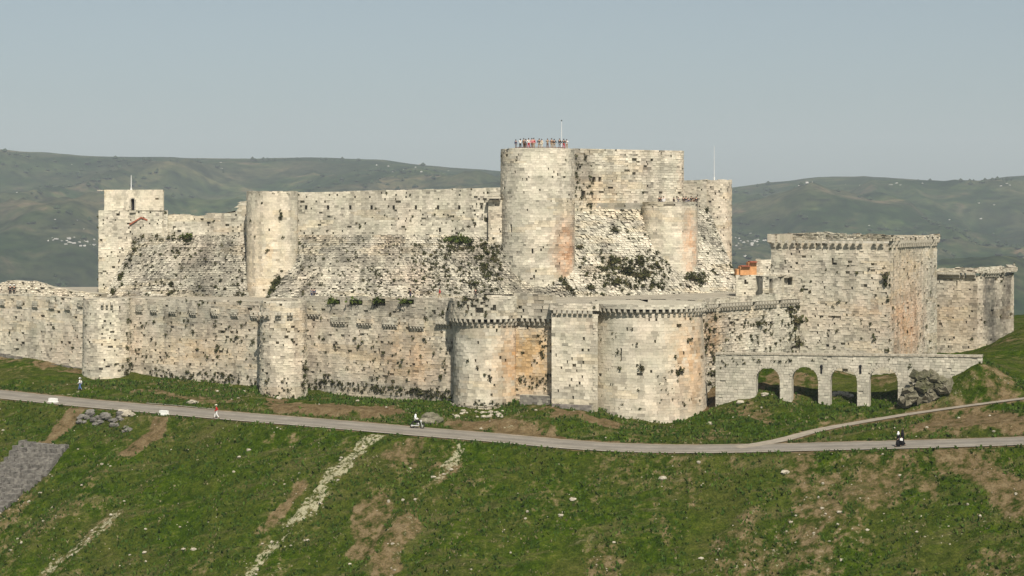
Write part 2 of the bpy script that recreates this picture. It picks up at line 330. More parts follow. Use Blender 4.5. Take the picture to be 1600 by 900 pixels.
g = mix(n, 1.0, g, (.78, .82, .70), 'MULTIPLY'); hf = mix(n, 1.0, hf, (.62, .66, .68), 'MULTIPLY')
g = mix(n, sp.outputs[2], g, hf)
n.links.new(g, b.inputs['Base Color']); b.inputs['Roughness'].default_value = 1; b.inputs['Specular IOR Level'].default_value = 0
bump(n, b, mathn(n, 'ADD', fb, mathn(n, 'MULTIPLY', fc, .5)), .9, .35)
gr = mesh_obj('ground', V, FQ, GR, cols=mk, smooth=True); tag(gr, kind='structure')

def ribbon(name, cl, half, m, lift=.05, cross=0.0, seed=3):
    t = np.gradient(cl[:, :2], axis=0); t /= np.linalg.norm(t, axis=1)[:, None]; nn = np.stack([-t[:, 1], t[:, 0]], 1)
    V = []; k = 15; cs = []
    for i in range(len(cl)):
        e0 = half*(1+.09*(random.random()-.5)); e1 = half*(1+.09*(random.random()-.5))
        for j in range(k):
            s = -e0+(e0+e1)*j/(k-1); p = cl[i, :2]+nn[i]*s
            V.append((p[0], p[1], cl[i, 2]+s*cross+lift)); cs.append((j/(k-1),)*3)
    V = np.array(V); i = np.arange(len(V)).reshape(-1, k)
    return mesh_obj(name, V, np.stack([i[:-1, :-1].ravel(), i[1:, :-1].ravel(), i[1:, 1:].ravel(), i[:-1, 1:].ravel()], 1)[:, ::-1], m, cols=np.array(cs))
ROADM, n, b = mat('worn_asphalt')
f1 = noise(n, .35, 6, .7); f2 = noise(n, 6, 5, .7)
c = mix(n, 1, ramp(n, [(.3, (.165, .150, .125)), (.55, (.215, .195, .165)), (.75, (.27, .245, .21))], f1), ramp(n, [(.3, (.85, .85, .85)), (.7, (1.1, 1.1, 1.1))], f2), 'MULTIPLY')
at = n.nodes.new('ShaderNodeAttribute'); at.attribute_name = 'Col'; wv = mathn(n, 'ADD', at.outputs['Fac'], mathn(n, 'MULTIPLY', mathn(n, 'SUBTRACT', f1, .5), .35))
c = mix(n, 1, c, ramp(n, [(.0, (1.15, 1.08, .98)), (.12, (.95, .94, .92)), (.28, (1.16, 1.15, 1.13)), (.42, (.86, .86, .86)), (.55, (.98, .98, .98)), (.68, (1.16, 1.15, 1.13)), (.84, (.9, .9, .88)), (1, (1.2, 1.1, .95))], wv), 'MULTIPLY')
n.links.new(c, b.inputs['Base Color']); bump(n, b, f2, .4, .03)
PATHM = simple('stony_track', (.27, .235, .185), .95, .22, 1.2)
tag(ribbon('road', resample(road_w, .8), 2.75, ROADM, .06, .045), kind='structure')
tag(ribbon('path', resample(path_w, .7), 1.05, PATHM, .07), kind='structure')
KERB = simple('pale_kerb', (.34, .31, .26), .95, .25, 1.2)
rr = resample(road_w, .8); t = np.gradient(rr[:, :2], axis=0); t /= np.linalg.norm(t, axis=1)[:, None]
ed = rr.copy(); ed[:, 0] += t[:, 1]*2.95; ed[:, 1] -= t[:, 0]*2.95; ed[:, 2] -= .13
tag(ribbon('road_verge', ed, .22, KERB, .09), kind='structure')

# ---------------------------------------------------------------- masonry
WEEDS = []                                   # (point, outward normal, size)
class Wall:
    def __init__(s, bot, top=None, zb=-26, zt=-12, center=None, corners=True):
        s.b = np.array(bot, float); s.t = np.array(top if top is not None else bot, float); s.zb = zb; s.zt = zt; s.center = center
        mid = (s.b+s.t)/2; s.s = np.r_[0, np.cumsum(np.linalg.norm(np.diff(s.b, axis=0), axis=1))]; s.L = s.s[-1]; s.corners = corners
    def plan(s, u, z):
        k = (np.asarray(z)-s.zb)/(s.zt-s.zb)
        g = lambda a: np.interp(u, s.s, a)
        return g(s.b[:, 0])*(1-k)+g(s.t[:, 0])*k, g(s.b[:, 1])*(1-k)+g(s.t[:, 1])*k
    def nrm(s, u, z):
        e = .04 if s.corners else .25; x0, y0 = s.plan(np.clip(u-e, 0, s.L), z); x1, y1 = s.plan(np.clip(u+e, 0, s.L), z)
        dx, dy = x1-x0, y1-y0; l = np.hypot(dx, dy)+1e-9; return dy/l, -dx/l
    def pos(s, u, z, off=0):
        x, y = s.plan(u, z); nx, ny = s.nrm(u, z); return np.stack([x+nx*off, y+ny*off, np.broadcast_to(z, np.shape(x))*1.0], -1)
    def at(s, px, py, off=0):
        us = np.linspace(0, s.L, 240); z = -10.0; u = s.L/2
        x, y = s.plan(us, z); front = np.ones(len(us), bool)
        if s.center is not None: nx, ny = s.nrm(us, z); front = (nx*-x+ny*-y) > 0
        for _ in range(6):
            x, y = s.plan(us, z); e = np.abs(x/y*F+800-px)+np.where(front, 0, 1e5); k = int(np.argmin(e)); u = us[k]; z = float((HY-py)/F*y[k])
        return u, z
    def shift(s, off):
        out = []
        for P_, z in ((s.b, s.zb), (s.t, s.zt)):
            d = np.gradient(P_, axis=0); d /= np.linalg.norm(d, axis=1)[:, None]; out.append(P_+np.stack([d[:, 1], -d[:, 0]], 1)*off)
        return Wall(out[0], out[1], s.zb, s.zt, s.center, s.corners)
def line(*pd, **k): return Wall([XY(*p) for p in pd], **k)
def arc(px, D, R, a0=-275, a1=95, Rb=None, n=56, **k):
    cx, cy = XY(px, D); Rb = Rb or R; A_ = np.radians(np.linspace(a0, a1, n))
    return Wall(np.stack([cx+Rb*np.cos(A_), cy+Rb*np.sin(A_)], 1), np.stack([cx+R*np.cos(A_), cy+R*np.sin(A_)], 1), center=(cx, cy), corners=False, **k)
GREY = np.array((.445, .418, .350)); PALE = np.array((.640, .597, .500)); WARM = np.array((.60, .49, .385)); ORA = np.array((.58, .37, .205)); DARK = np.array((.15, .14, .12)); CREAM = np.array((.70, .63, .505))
seedc = [0]
def mason(name, W, parent, z0, ztop, h=.42, L=(.5, 1.0), miss=.02, rough=.035, gap=.007, depth=.6, tone=.5, warm=.1, stains_tones=(), holes=(), off=0, jag=0, thick=2.0, weed=.3, joint=.012, m=None, core=True, cap_z=None, patchy=None, pits=.10, mott=.035, tint=1.0):
    """courses of separate blocks laid along W between z0 and ztop (a number or one value per station, in u)"""
    h = h*.80; L = (L[0]*.75, L[1]*.75); seedc[0] += 13; sd = seedc[0]; R = random.Random(sd)
    W_ = W
    if isinstance(ztop, (int, float)): zt_f = lambda u: np.full(np.shape(u), float(ztop))
    else: ua, za = np.array([a for a, _ in ztop]), np.array([b_ for _, b_ in ztop]); zt_f = lambda u: np.interp(u, ua, za)
    us0 = np.linspace(0, W_.L, 100); ztm = float(zt_f(us0).max()); brk = list(W_.s[1:-1]) if W_.corners else []
    cells = []; z = z0; k = 0
    while z < ztm-.02:
        hh = h*R.uniform(.78, 1.25); z1 = z+hh; cuts = set(brk); hs_ = []; pit = set()
        for (a, b_, c0, c1) in holes:
            if c0 <= (z+z1)/2 <= c1: cuts |= {a, b_}; hs_.append((a, b_))
        u = -R.uniform(0, L[0]); us = [0.0]
        while u < W_.L:
            u += R.uniform(*L)
            if u > us[-1]+.15 and u < W_.L-.15:
                us.append(u)
                if R.random() < pits: u += R.uniform(.13, .30); us.append(min(u, W_.L-.01)); pit.add(us[-1])
        us.append(W_.L); us = sorted(set(us) | {c_ for c_ in cuts if 0 < c_ < W_.L})
        for a, b_ in zip(us[:-1], us[1:]):
            if b_-a < .03: continue
            mid = (a+b_)/2; hole = any(p <= mid <= q_ for p, q_ in hs_); cells.append((a, b_, z, z1, 2 if hole else (3 if b_ in pit else 0)))
        z = z1; k += 1
    c = np.array(cells); u0, u1, za_, zb_, ty = c.T; um = (u0+u1)/2; zm = (za_+zb_)/2; n_ = len(c)
    r1 = rng.random(n_); r2 = rng.random(n_); r3 = rng.random(n_)
    clump = fbm(um/3.2+sd, zm/2.4, sd, 4); fine = fbm(um/1.1, zm/1.1+sd, sd+5, 3)
    mp = miss*np.clip((clump-.30)*4.2, .12, 3.0)
    if patchy is not None: mp = mp*patchy(W_.pos(um, zm))
    ty = np.where(ty == 3, np.where(r1 < np.clip((clump-.38)*4.5, .06, 1), 1, 0), ty)
    ty = np.where((ty == 0) & (r1 < mp*.6), 1, ty)
    tl0, tl1 = zt_f(u0), zt_f(u1)
    if jag: j_ = (vnoise(um/1.3, um*0, sd+3)-.5)*2*jag; tl0 = tl0+j_; tl1 = tl1+j_
    zt0 = np.minimum(zb_, tl0); zt1 = np.minimum(zb_, tl1); keep = (zt0-za_ > .07) | (zt1-za_ > .07)
    u0, u1, za_, zt0, zt1, um, zm, ty, r1, r2, r3, clump, fine = [a[keep] for a in (u0, u1, za_, zt0, zt1, um, zm, ty, r1, r2, r3, clump, fine)]
    zt0 = np.maximum(zt0, za_+.03); zt1 = np.maximum(zt1, za_+.03); n_ = len(u0)
    # colour of each stone
    Pm = W_.pos(um, zm); big = fbm(um/7+sd*.3, zm/4.5, sd+9, 4)
    tmix = np.clip(tone+(big-.5)*1.7+(r3-.5)*.5, 0, 1)[:, None]; col = GREY*(1-tmix)+PALE*tmix
    wmix = np.clip(warm+(fbm(um/5, zm/5, sd+11, 3)-.5)*1.1, 0, .8)[:, None]; col = col*(1-wmix)+WARM*wmix
    for (cpt, ru, rz_, sc2, st_) in stains_tones:  # blend stains and other local tones into the stone colour
        dd = ((Pm[:, 0]-cpt[0])**2+(Pm[:, 1]-cpt[1])**2)/ru**2+((Pm[:, 2]-cpt[2])/rz_)**2
        k_ = np.clip(st_*.95*np.exp(-dd**1.3)*(.15+.9*fine+.9*fbm(um*1.1+sd, zm*.16, sd+21, 3)-.25+.5*(r3-.5)), 0, 1)[:, None]; col = col*(1-k_)+sc2*k_
    col = col*tint*(1-.35*sstep(.50, .68, fbm(um/2.2+3, zm/1.7, sd+41, 4))*(mott > .1))[:, None]
    pu = np.floor(um/4.3+.7*np.sin(zm*2)); pz_ = np.floor(zm/1.9+.3); rp = _h(pu, pz_, sd+71); rq = _h(pu, pz_, sd+72)
    col = col*np.where(rp < .16, .86+.0*rp, np.where(rp > .84, 1.10, 1.0))[:, None]*np.where(rq[:, None] < .14, np.array([[1.02, .985, .93]]), 1.0)
    col = col*(1-.26*sstep(.52, .70, fbm(um*1.3+sd, zm*.13, sd+61, 4)))[:, None]
    vr = .17 if pits < .05 else .28
    col = col*(1-vr*.55+vr*r2)[:, None]*(1-.30*sstep(.60, .78, fine))[:, None]
    mott = mott*(.35 if pits < .05 else 1); dk = rng.random(n_) < mott*np.clip((fbm(um/2.5, zm/2+7, sd+31, 3)-.3)*4, .1, 2.2); col = np.where(dk[:, None], col*rng.uniform(.62 if pits < .05 else .42, .8, (n_, 1)), col)
    # geometry
    U = np.stack([u0+gap, u1-gap, u1-gap, u0+gap], 1); ZZ = np.stack([za_+gap, za_+gap, zt1-gap, zt0-gap], 1)
    d = (r2-.5)[:, None]*rough*2+(rng.random((n_, 4))-.5)*rough*1.1+off
    U = U+(rng.random((n_, 4))-.5)*gap*1.3; ZZ = ZZ+(rng.random((n_, 4))-.5)*gap*1.3
    fr = W_.pos(U.ravel(), ZZ.ravel(), 0); nx, ny = W_.nrm(U.ravel(), ZZ.ravel()); N2 = np.stack([nx, ny, nx*0], 1)
    bk = fr+N2*(off-depth); fr = fr+N2*d.ravel()[:, None]
    U2 = np.stack([u0, u1, u1, u0], 1).ravel(); Z2 = np.stack([za_, za_, zt1, zt0], 1).ravel(); mo = W_.pos(U2, Z2); nx, ny = W_.nrm(U2, Z2); N3 = np.stack([nx, ny, nx*0], 1)
    dm = np.repeat(np.where(ty == 0, off-joint-rough*.5, off-depth*np.where(ty == 2, 1.6, .45+.53*r3)), 4); mo = mo+N3*dm[:, None]
    sol_ = np.where(ty == 0)[0]; nb = len(sol_); I4 = (sol_[:, None]*4+np.arange(4)).ravel()
    V = np.concatenate([fr[I4], bk[I4], mo]); a = np.arange(nb)*4; B0 = nb*4; M0 = nb*8
    Fs = [np.stack([a, a+1, a+2, a+3], 1)]
    for i in range(4): j = (i+1) % 4; Fs.append(np.stack([a+i, B0+a+i, B0+a+j, a+j], 1))
    mm = np.arange(n_)*4; Fs.append(np.stack([M0+mm, M0+mm+1, M0+mm+2, M0+mm+3], 1))
    cols = np.concatenate([np.repeat(col[sol_], 4, 0), np.repeat(col[sol_]*.8, 4, 0), np.repeat(col*.9, 4, 0)])
    if core:                                 # walkway on top, back and underside
        su = np.linspace(0, W_.L, max(3, int(W_.L/1.2))) if not W_.corners else np.unique(np.r_[W_.s, np.linspace(0, W_.L, max(3, int(W_.L/2)))])
        zt_ = zt_f(su)-.06 if cap_z is None else np.full(len(su), cap_z)
        f_t = W_.pos(su, zt_, off-.06); f_b = W_.pos(su, np.full(len(su), z0), off-.06)
        if W_.center is not None: b_t = np.stack([np.full(len(su), W_.center[0]), np.full(len(su), W_.center[1]), zt_], 1); b_b = b_t.copy(); b_b[:, 2] = z0
        else: b_t = W_.pos(su, zt_, off-thick); b_b = b_t.copy(); b_b[:, 2] = z0
        k0 = len(V); ns = len(su); V = np.concatenate([V, f_t, b_t, b_b, f_b]); i = np.arange(ns-1)
        Fs.append(np.stack([k0+i, k0+i+1, k0+ns+i+1, k0+ns+i], 1)); Fs.append(np.stack([k0+ns+i, k0+ns+i+1, k0+2*ns+i+1, k0+2*ns+i], 1)); Fs.append(np.stack([k0+2*ns+i, k0+2*ns+i+1, k0+3*ns+i+1, k0+3*ns+i], 1))
        for e in (0, ns-1):
            if W_.center is None: Fs.append(np.array([[k0+e, k0+ns+e, k0+2*ns+e, k0+3*ns+e]]))
        cols = np.concatenate([cols, np.tile(np.array((.42, .385, .31)), (4*ns, 1))])
    ms = np.where(ty == 1)[0]; pk = ms[rng.random(len(ms)) < weed]
    for i in pk: nn = W_.nrm(um[i], zm[i]); WEEDS.append((W_.pos(um[i], zm[i], off), (float(nn[0]), float(nn[1])), .16+.30*rng.random()**2))
    return mesh_obj(name, V, np.concatenate(Fs), m or STONE, parent, cols)
def roof(W, z, parent, m=None):
    p = [W.pos(np.array(u), np.array(float(z)), -.08) for u in W.s]; mesh_obj('roof', p, [tuple(range(len(p)))], m or TRIM, parent)
def weeds(W, px0, px1, py0, py1, n_, s=.4, slope=0):
    for i in range(n_):
        t = rng.random(); px = px0+(px1-px0)*t; py = py0+(py1-py0)*rng.random()+slope*t
        u, z = W.at(px, py); nn = W.nrm(u, z); WEEDS.append((W.pos(u, z, .02), (float(nn[0]), float(nn[1])), s*(.35+.9*rng.random()**1.5)))
def hole(W, px, py, wd, ht): u, z = W.at(px, py); return (u-wd/2, u+wd/2, z-ht/2, z+ht/2)
def reveal(W, hs, parent, name='arrow_slit', d=1.1, m=None):    # stone lining of an opening
    for (a, b_, c0, c1) in hs:
        M = MB(); p = [W.pos(np.array(u), np.array(z), o_) for o_ in (-.30, -d) for u, z in ((a-.1, c0-.2), (b_+.1, c0-.2), (b_+.1, c1+.2), (a-.1, c1+.2))]
        M.add([tuple(q_) for q_ in p], [(0, 1, 5, 4), (1, 2, 6, 5), (2, 3, 7, 6), (3, 0, 4, 7), (4, 5, 6, 7)]); M.make(name, TRIM, parent)
# corbel: a stepped quarter-round bracket, its back on y = 0 and its top at z = 0
def corbel_mesh(wd=.32, pr=.70, ht=1.0):
    pf = [(0, -ht), (pr*.30, -ht), (pr*.44, -ht*.92), (pr*.5, -ht*.78), (pr*.5, -ht*.55), (pr*.72, -ht*.55), (pr*.9, -ht*.48), (pr, -ht*.36), (pr, 0), (0, 0)]; k = len(pf)
    V = [(-wd/2, -a+.08, b_) for a, b_ in pf]+[(wd/2, -a+.08, b_) for a, b_ in pf]
    me = bpy.data.meshes.new('corbel'); me.from_pydata(V, [], [tuple(range(k)), tuple(range(k, 2*k))[::-1]]+[((i+1) % k, i, k+i, k+(i+1) % k) for i in range(k)]); me.materials.append(TRIM); me.update(); return me
CM = corbel_mesh(); CS = corbel_mesh(.24, .42, .62)
def corbels(W, u0, u1, z, n_, parent, off=0, me=CM, skip=0):
    for i in range(n_):
        u = u0+(u1-u0)*(i+.5)/n_
        if random.random() < skip: continue
        p = W.pos(np.array(u), np.array(z), off); nn = W.nrm(np.array(u), np.array(z))
        o = bpy.data.objects.new('corbel', me); C.objects.link(o); o.parent = parent
        o.matrix_parent_inverse = (parent.matrix_basis).inverted()
        o.location = p; o.rotation_euler = (0, 0, math.atan2(nn[1], nn[0])+math.pi/2)
def box_mach(W, pxc, py, wd, nc, parent, bh=1.0, pr=.38):    # a small box machicolation: box over a row of corbels
    u, z = W.at(pxc, py); a, b_ = u-wd/2, u+wd/2; pts = [W.pos(np.array(q_), np.array(z), o_)[:2] for q_, o_ in ((a, -.05), (a, pr), (b_, pr), (b_, -.05))]
    bx = mason('machicolation', Wall(pts, zb=z, zt=z+bh), parent, z, z+bh, h=.36, L=(.4, .8), miss=.03, thick=.4, depth=.2, tone=.35, warm=.05)
    corbels(W, a+.05, b_-.05, z, nc, bx, me=CS)
def castle(name, label, cat, loc): return thing(name, label, cat, loc)
S = lambda px, py, D, ru, rz, c, s: (P(px, py, D), ru, rz, c, s)

# ---- terrace between the two rings
TM = simple('trodden_terrace', (.30, .27, .21), .95, .25, .6)
tp = [XY(-260, 288), XY(-60, 274), XY(135, 261), XY(405, 246), XY(480, 244), XY(705, 233), XY(860, 231), XY(1012, 231), XY(1105, 233), XY(1235, 249), XY(1230, 262), XY(1230, 300), (45, 330), (0, 330), (-120, 320)]
o = mesh_obj('terrace_paving', [(p[0], p[1]+.5, -13.0) for p in tp]+[(p[0], p[1]+.5, -15.0) for p in tp], [tuple(range(len(tp)))]+[(i, i+len(tp), (i+1) % len(tp)+len(tp), (i+1) % len(tp)) for i in range(len(tp))], TM)
tag(o, kind='structure')

# ---- outer ring, left to right
T = castle('curtain_wall', 'far left stretch of the outer curtain wall, cut off by the picture edge', 'wall', (*XY(60, 262), -22))
W = line((-260, 286), (-60, 272), (138, 258), zb=-24, zt=-12)
mason('wall_face', W, T, -25, [(0, -11.3), (W.L*.45, -11.6), (W.L*.75, -11.9), (W.L, -12.1)], miss=.05, tone=.55, warm=.15, jag=.25, weed=.25, stains_tones=[S(110, 540, 259, 5, 4, WARM, .6), S(20, 520, 267, 8, 3, CREAM, .6)])
for px, py in ((5, 478), (33, 480), (56, 481), (83, 483), (107, 485), (128, 480)): box_mach(W, px, py-4, 1.1, 3, T, .7)
F0 = line((-260, 284.6), (-60, 270.8), (65, 262.6), (66, 262.4), (128, 258), zb=-26, zt=-18)
o = mason('footing', F0, T, -26, [(0, -19.3), (W.L*.45, -20.2), (W.L*.73, -21.3), (W.L*.75, -21.8), (W.L, -22.6)], h=.5, miss=.03, tone=0, warm=0, stains_tones=[S(60, 560, 262, 60, 10, np.array((.17, .16, .145)), 1.6)], thick=1.2)
T = castle('round_tower', 'pale low round tower at the left of the outer wall, by a small footpath', 'tower', (*XY(166, 254), -24))
W = arc(167, 256.5, 3.45, Rb=3.6, zb=-25, zt=-12)
hs_ = [hole(W, 187, 483, .35, .8)]
mason('wall_face', W, T, -26, -11.95, miss=.035, tone=.85, warm=.05, jag=.15, weed=.4, holes=hs_, stains_tones=[S(175, 540, 254, 3, 5, CREAM, .8), S(135, 520, 255, 2, 5, GREY, .7)]); reveal(W, hs_, T)
u0, z = W.at(157, 472); u1, z = W.at(177, 472); corbels(W, u0, u1, z, 3, T)
weeds(W, 196, 204, 500, 590, 16, .55)

T = castle('curtain_wall', 'left middle stretch of the outer curtain wall between two round towers, warm stone below', 'wall', (*XY(300, 250), -24))
W = line((198, 257), (410, 243.5), zb=-25, zt=-12); WL2 = W
mason('wall_face', W, T, -26, [(0, -11.95), (W.L, -11.8)], miss=.055, tone=.42, warm=.25, jag=.12, weed=.55, stains_tones=[S(300, 490, 250, 12, 1.8, GREY*.82, 1.0), S(300, 550, 250, 12, 2.6, np.array((.60, .49, .35)), .8), S(215, 540, 256, 2, 5, WARM, .7)])
for px, py in ((219, 486), (242, 487), (272, 489), (303, 491), (337, 492), (368, 493), (399, 496)): box_mach(W, px, py-2, 1.25, 3, T, .75)
weeds(W, 235, 405, 574, 590, 150, .42, 14); weeds(W, 204, 400, 500, 575, 60, .4); weeds(W, 337, 341, 520, 575, 14, .5)

T = castle('round_tower', 'slender half round tower in the left middle of the outer wall, rubble at its foot', 'tower', (*XY(442, 240), -25))
W = arc(443, 241, 3.25, Rb=3.35, zb=-25, zt=-12)
hs_ = [hole(W, 413, 513, .35, .9)]
mason('wall_face', W, T, -27, -11.6, miss=.04, tone=.6, warm=.12, jag=.15, weed=.3, holes=hs_, stains_tones=[S(440, 550, 238, 4, 4, CREAM, .6), S(470, 540, 239, 1.6, 6, WARM, .6)]); reveal(W, hs_, T)
for a, b_, k in ((408, 424, 3), (432, 440, 2), (448, 456, 2)):
    u0, z = W.at(a, 488); u1, z = W.at(b_, 488); corbels(W, u0, u1, z, k, T)
weeds(W, 472, 480, 530, 600, 18, .55); weeds(W, 412, 478, 590, 622, 30, .4)

T = castle('curtain_wall', 'middle stretch of the outer curtain wall with bushes in its embrasures, above a brown mound', 'wall', (*XY(600, 236), -25))
W = line((474, 243.5), (712, 230.5), zb=-26, zt=-11); WM = W
em = [hole(W, px, 472, 2.1, .7) for px in (522, 557, 592, 636)]; sl2 = [hole(W, px, 548+i*3, .25, .8) for i, px in enumerate((592, 641))]
mason('wall_face', W, T, -27, [(0, -11.0), (1.2, -11.0), (W.L, -10.8)], miss=.04, tone=.5, warm=.28, jag=.1, weed=.5, holes=em+sl2, depth=.4,
      stains_tones=[S(600, 480, 236, 14, 2.2, GREY*.84, 1.0), S(615, 560, 236, 9, 4, np.array((.62, .50, .36)), .8), S(650, 565, 233, 2, 5, ORA, .4), S(615, 540, 235, .7, 5, ORA, .5), S(540, 525, 239, 5, 2, PALE, .6), S(580, 610, 236, 15, 1.3, GREY*.75, .9)])
reveal(W, sl2, T)
box_mach(W, 489, 491, 2.6, 5, T); box_mach(W, 530, 503, 2.5, 5, T)
for px, py in ((571, 506), (611, 508), (653, 511)): box_mach(W, px, py-1, 2.4, 5, T)
u0, z = W.at(684, 502); u1, z = W.at(706, 502); corbels(W, u0, u1, z, 5, T)
weeds(W, 480, 705, 592, 606, 230, .45, 18); weeds(W, 490, 700, 530, 600, 70, .38); weeds(W, 660, 703, 480, 600, 30, .45)
bush_spots = [(W.pos(np.array((a+b_)/2), np.array(c0+.15), -.2), 1.5) for a, b_, c0, c1 in em]

T = castle('round_tower', 'round tower in the middle of the outer wall under dark corbels, orange on its right', 'tower', (*XY(760, 229), -26))
W = arc(760, 230, 4.42, Rb=4.5, zb=-26, zt=-12)
mason('wall_face', W, T, -24.6, -13.6, miss=.012, pits=.04, rough=.02, tone=.6, warm=.12, L=(.7, 1.3), h=.5, weed=.7,
      stains_tones=[S(716, 560, 229, 2.2, 8, np.array((.36, .36, .31)), 1.0), S(797, 570, 228, 2.9, 5.5, ORA, 1.15), S(745, 600, 226, 2.4, 2.5, CREAM, .9)])  # greyer left flank, orange right flank, cream patch low in front
o = mason('plinth', W.shift(.25), T, -28, -24.6, miss=.14, rough=.10, gap=.03, tone=.3, h=.4, weed=.8)
Wp = W.shift(.6); u0, z = W.at(711, 500); u1, z = W.at(811, 500); zc = -13.25
corbels(W, u0-1.2, u1+.4, zc, 18, T, me=CM)
up = [hole(Wp, 749, 484, 1.15, .9), hole(Wp, 730, 482, .5, .7), hole(Wp, 707, 480, .5, .7), hole(Wp, 773, 482, .45, .7)]
mason('parapet', Wp, T, zc, [(0, -10.9), (Wp.L*.3, -10.6), (Wp.L*.42, -11.0), (Wp.L*.5, -10.2), (Wp.L, -10.4)], miss=.03, tone=.4, holes=up, jag=.12, depth=.5, cap_z=-12.9, weed=.7, patchy=lambda p: 1+12*((p[:, 0] > XY(725, 225)[0]) & (p[:, 0] < XY(768, 225)[0]) & (p[:, 2] > -11.8)))
weeds(Wp, 715, 768, 462, 478, 26, .4); weeds(W, 716, 806, 628, 640, 40, .5); weeds(W, 725, 800, 560, 600, 14, .4)

T = castle('curtain_wall', 'short orange stretch of the outer curtain wall with a thick bush, right of a corbelled tower', 'wall', (*XY(838, 229), -25))
W = line((806, 227.8), (866, 225.2), zb=-26, zt=-12)
mason('wall_face', W, T, -27, -13.2, miss=.04, tone=.6, warm=.4, weed=.6, stains_tones=[S(832, 560, 228, 6, 4.5, np.array((.60, .41, .22)), 1.1)])
u0, z = W.at(815, 500); corbels(W, u0, W.L-.2, -13.2, 6, T)
mason('parapet', W.shift(.6), T, -13.2, [(0, -9.9), (W.L, -10.1)], miss=.02, tone=.4, h=.5, L=(.7, 1.4), thick=1.2)
mason('footing', line((812, 225.8), (866, 224), zb=-26, zt=-12), T, -27, -23.1, miss=.02, h=.4, tone=0, warm=0, stains_tones=[S(838, 618, 226, 30, 10, np.array((.19, .175, .155)), 1.6)], thick=1)
weeds(W, 838, 858, 515, 542, 26, .34); weeds(W, 843, 852, 545, 560, 8, .5); weeds(W, 813, 858, 585, 606, 50, .34)

T = castle('square_tower', 'narrow pale square tower flush against the left of the big round tower', 'tower', (*XY(895, 223), -25))
x0, y0 = XY(862, 223.5); x1, y1 = XY(934, 221.5)
W = Wall([(x0+.3, y0+7), (x0, y0), (x1, y1), (x1, y1+5)], zb=-26, zt=-11.4)
mason('wall_face', W, T, -26, -12.4, miss=.008, rough=.02, thick=1, tone=.95, warm=.05, h=.45, L=(.6, 1.2), stains_tones=[S(895, 560, 222, 5, 6, CREAM, .8), S(915, 505, 222, 2.2, 1.5, WARM, .6)], weed=.3)
roof(W, -12.5, T); Wq = W.shift(.3); u0, z = W.at(864, 486); u1, z = W.at(928, 486); corbels(W, u0, u1, -11.95, 8, T, off=-.22)
mason('parapet', Wq, T, -11.95, -11.0, miss=.0, h=.4, tone=.55, thick=.8, stains_tones=[S(895, 480, 222, 8, 2, PALE, .6)])
mason('footing', line((862, 221.8), (924, 219.8), zb=-26, zt=-12), T, -27, -23.9, miss=.02, h=.35, tone=0, warm=.1, stains_tones=[S(890, 632, 221, 30, 10, np.array((.20, .18, .17)), 1.3)], thick=1)

T = castle('round_tower', 'biggest round tower of the outer wall, pale with an orange right side', 'tower', (*XY(1012, 228), -26))
W = arc(1012, 228.5, 7.15, Rb=8.05, zb=-26.5, zt=-12.2, n=80); WB = W
hs_ = [hole(W, 970, 553, .28, 1.5), hole(W, 893+80, 580, .25, .5)]
mason('wall_face', W, T, -28, -12.0, miss=.006, pits=.035, rough=.018, tone=.8, warm=.1, h=.48, L=(.7, 1.4), holes=hs_[:1], weed=.8,
      stains_tones=[S(955, 530, 221, 3.2, 6, np.array((.46, .44, .37)), .8), S(1070, 560, 224, 3.2, 7.5, ORA*1.05, .95), S(1045, 630, 222, 3, 2.6, WARM, .9), S(985, 600, 221, 4, 4, CREAM, .7), S(1095, 500, 226, 2, 6, np.array((.42, .35, .26)), .6)])  # greyer left flank, orange right side, darker right edge
reveal(W, hs_[:1], T)
corbels(W, *[W.at(px, 484)[0] for px in (921, 1100)], -11.75, 28, T, off=.0, skip=.04)
mason('parapet', W.shift(.6), T, -11.75, -11.15, h=.3, L=(.6, 1.3), miss=.05, tone=.55, jag=.08, depth=.15, weed=.4)
for (a, b_, c0, c1, k, s_) in ((985, 1000, 536, 542, 6, .3), (965, 975, 535, 582, 8, .4), (1020, 1100, 560, 640, 34, .26), (1028, 1052, 575, 640, 8, .4), (930, 1010, 590, 640, 12, .35), (1075, 1082, 530, 536, 3, .6), (1056, 1064, 575, 586, 5, .6), (1000, 1004, 572, 580, 3, .6), (930, 1000, 500, 545, 8, .25)): weeds(W, a, b_, c0, c1, k, s_)

T = castle('curtain_wall', 'weedy outer wall running back from the big round tower to the square tower on the right', 'wall', (*XY(1170, 240), -24))
W = line((1094, 230.5), (1128, 235), (1250, 248), zb=-26, zt=-11.3); WR = W
mason('wall_face', W, T, -28, [(0, -12.2), (W.L, -11.6)], miss=.10, rough=.07, gap=.02, tone=.6, warm=.15, weed=.6, stains_tones=[S(1112, 520, 233, 2.2, 3.0, ORA, .9)])
corbels(W, .5, W.L-.5, -11.7, 34, T, skip=.06)
mason('parapet', W.shift(.5), T, -11.6, [(0, -10.85), (W.L, -10.7)], h=.35, miss=.06, tone=.5, jag=.15, thick=.9, depth=.15, weed=.3)
weeds(W, 1100, 1118, 470, 600, 50, .5); weeds(W, 1130, 1245, 500, 552, 110, .36); weeds(W, 1232, 1250, 470, 550, 60, .5)

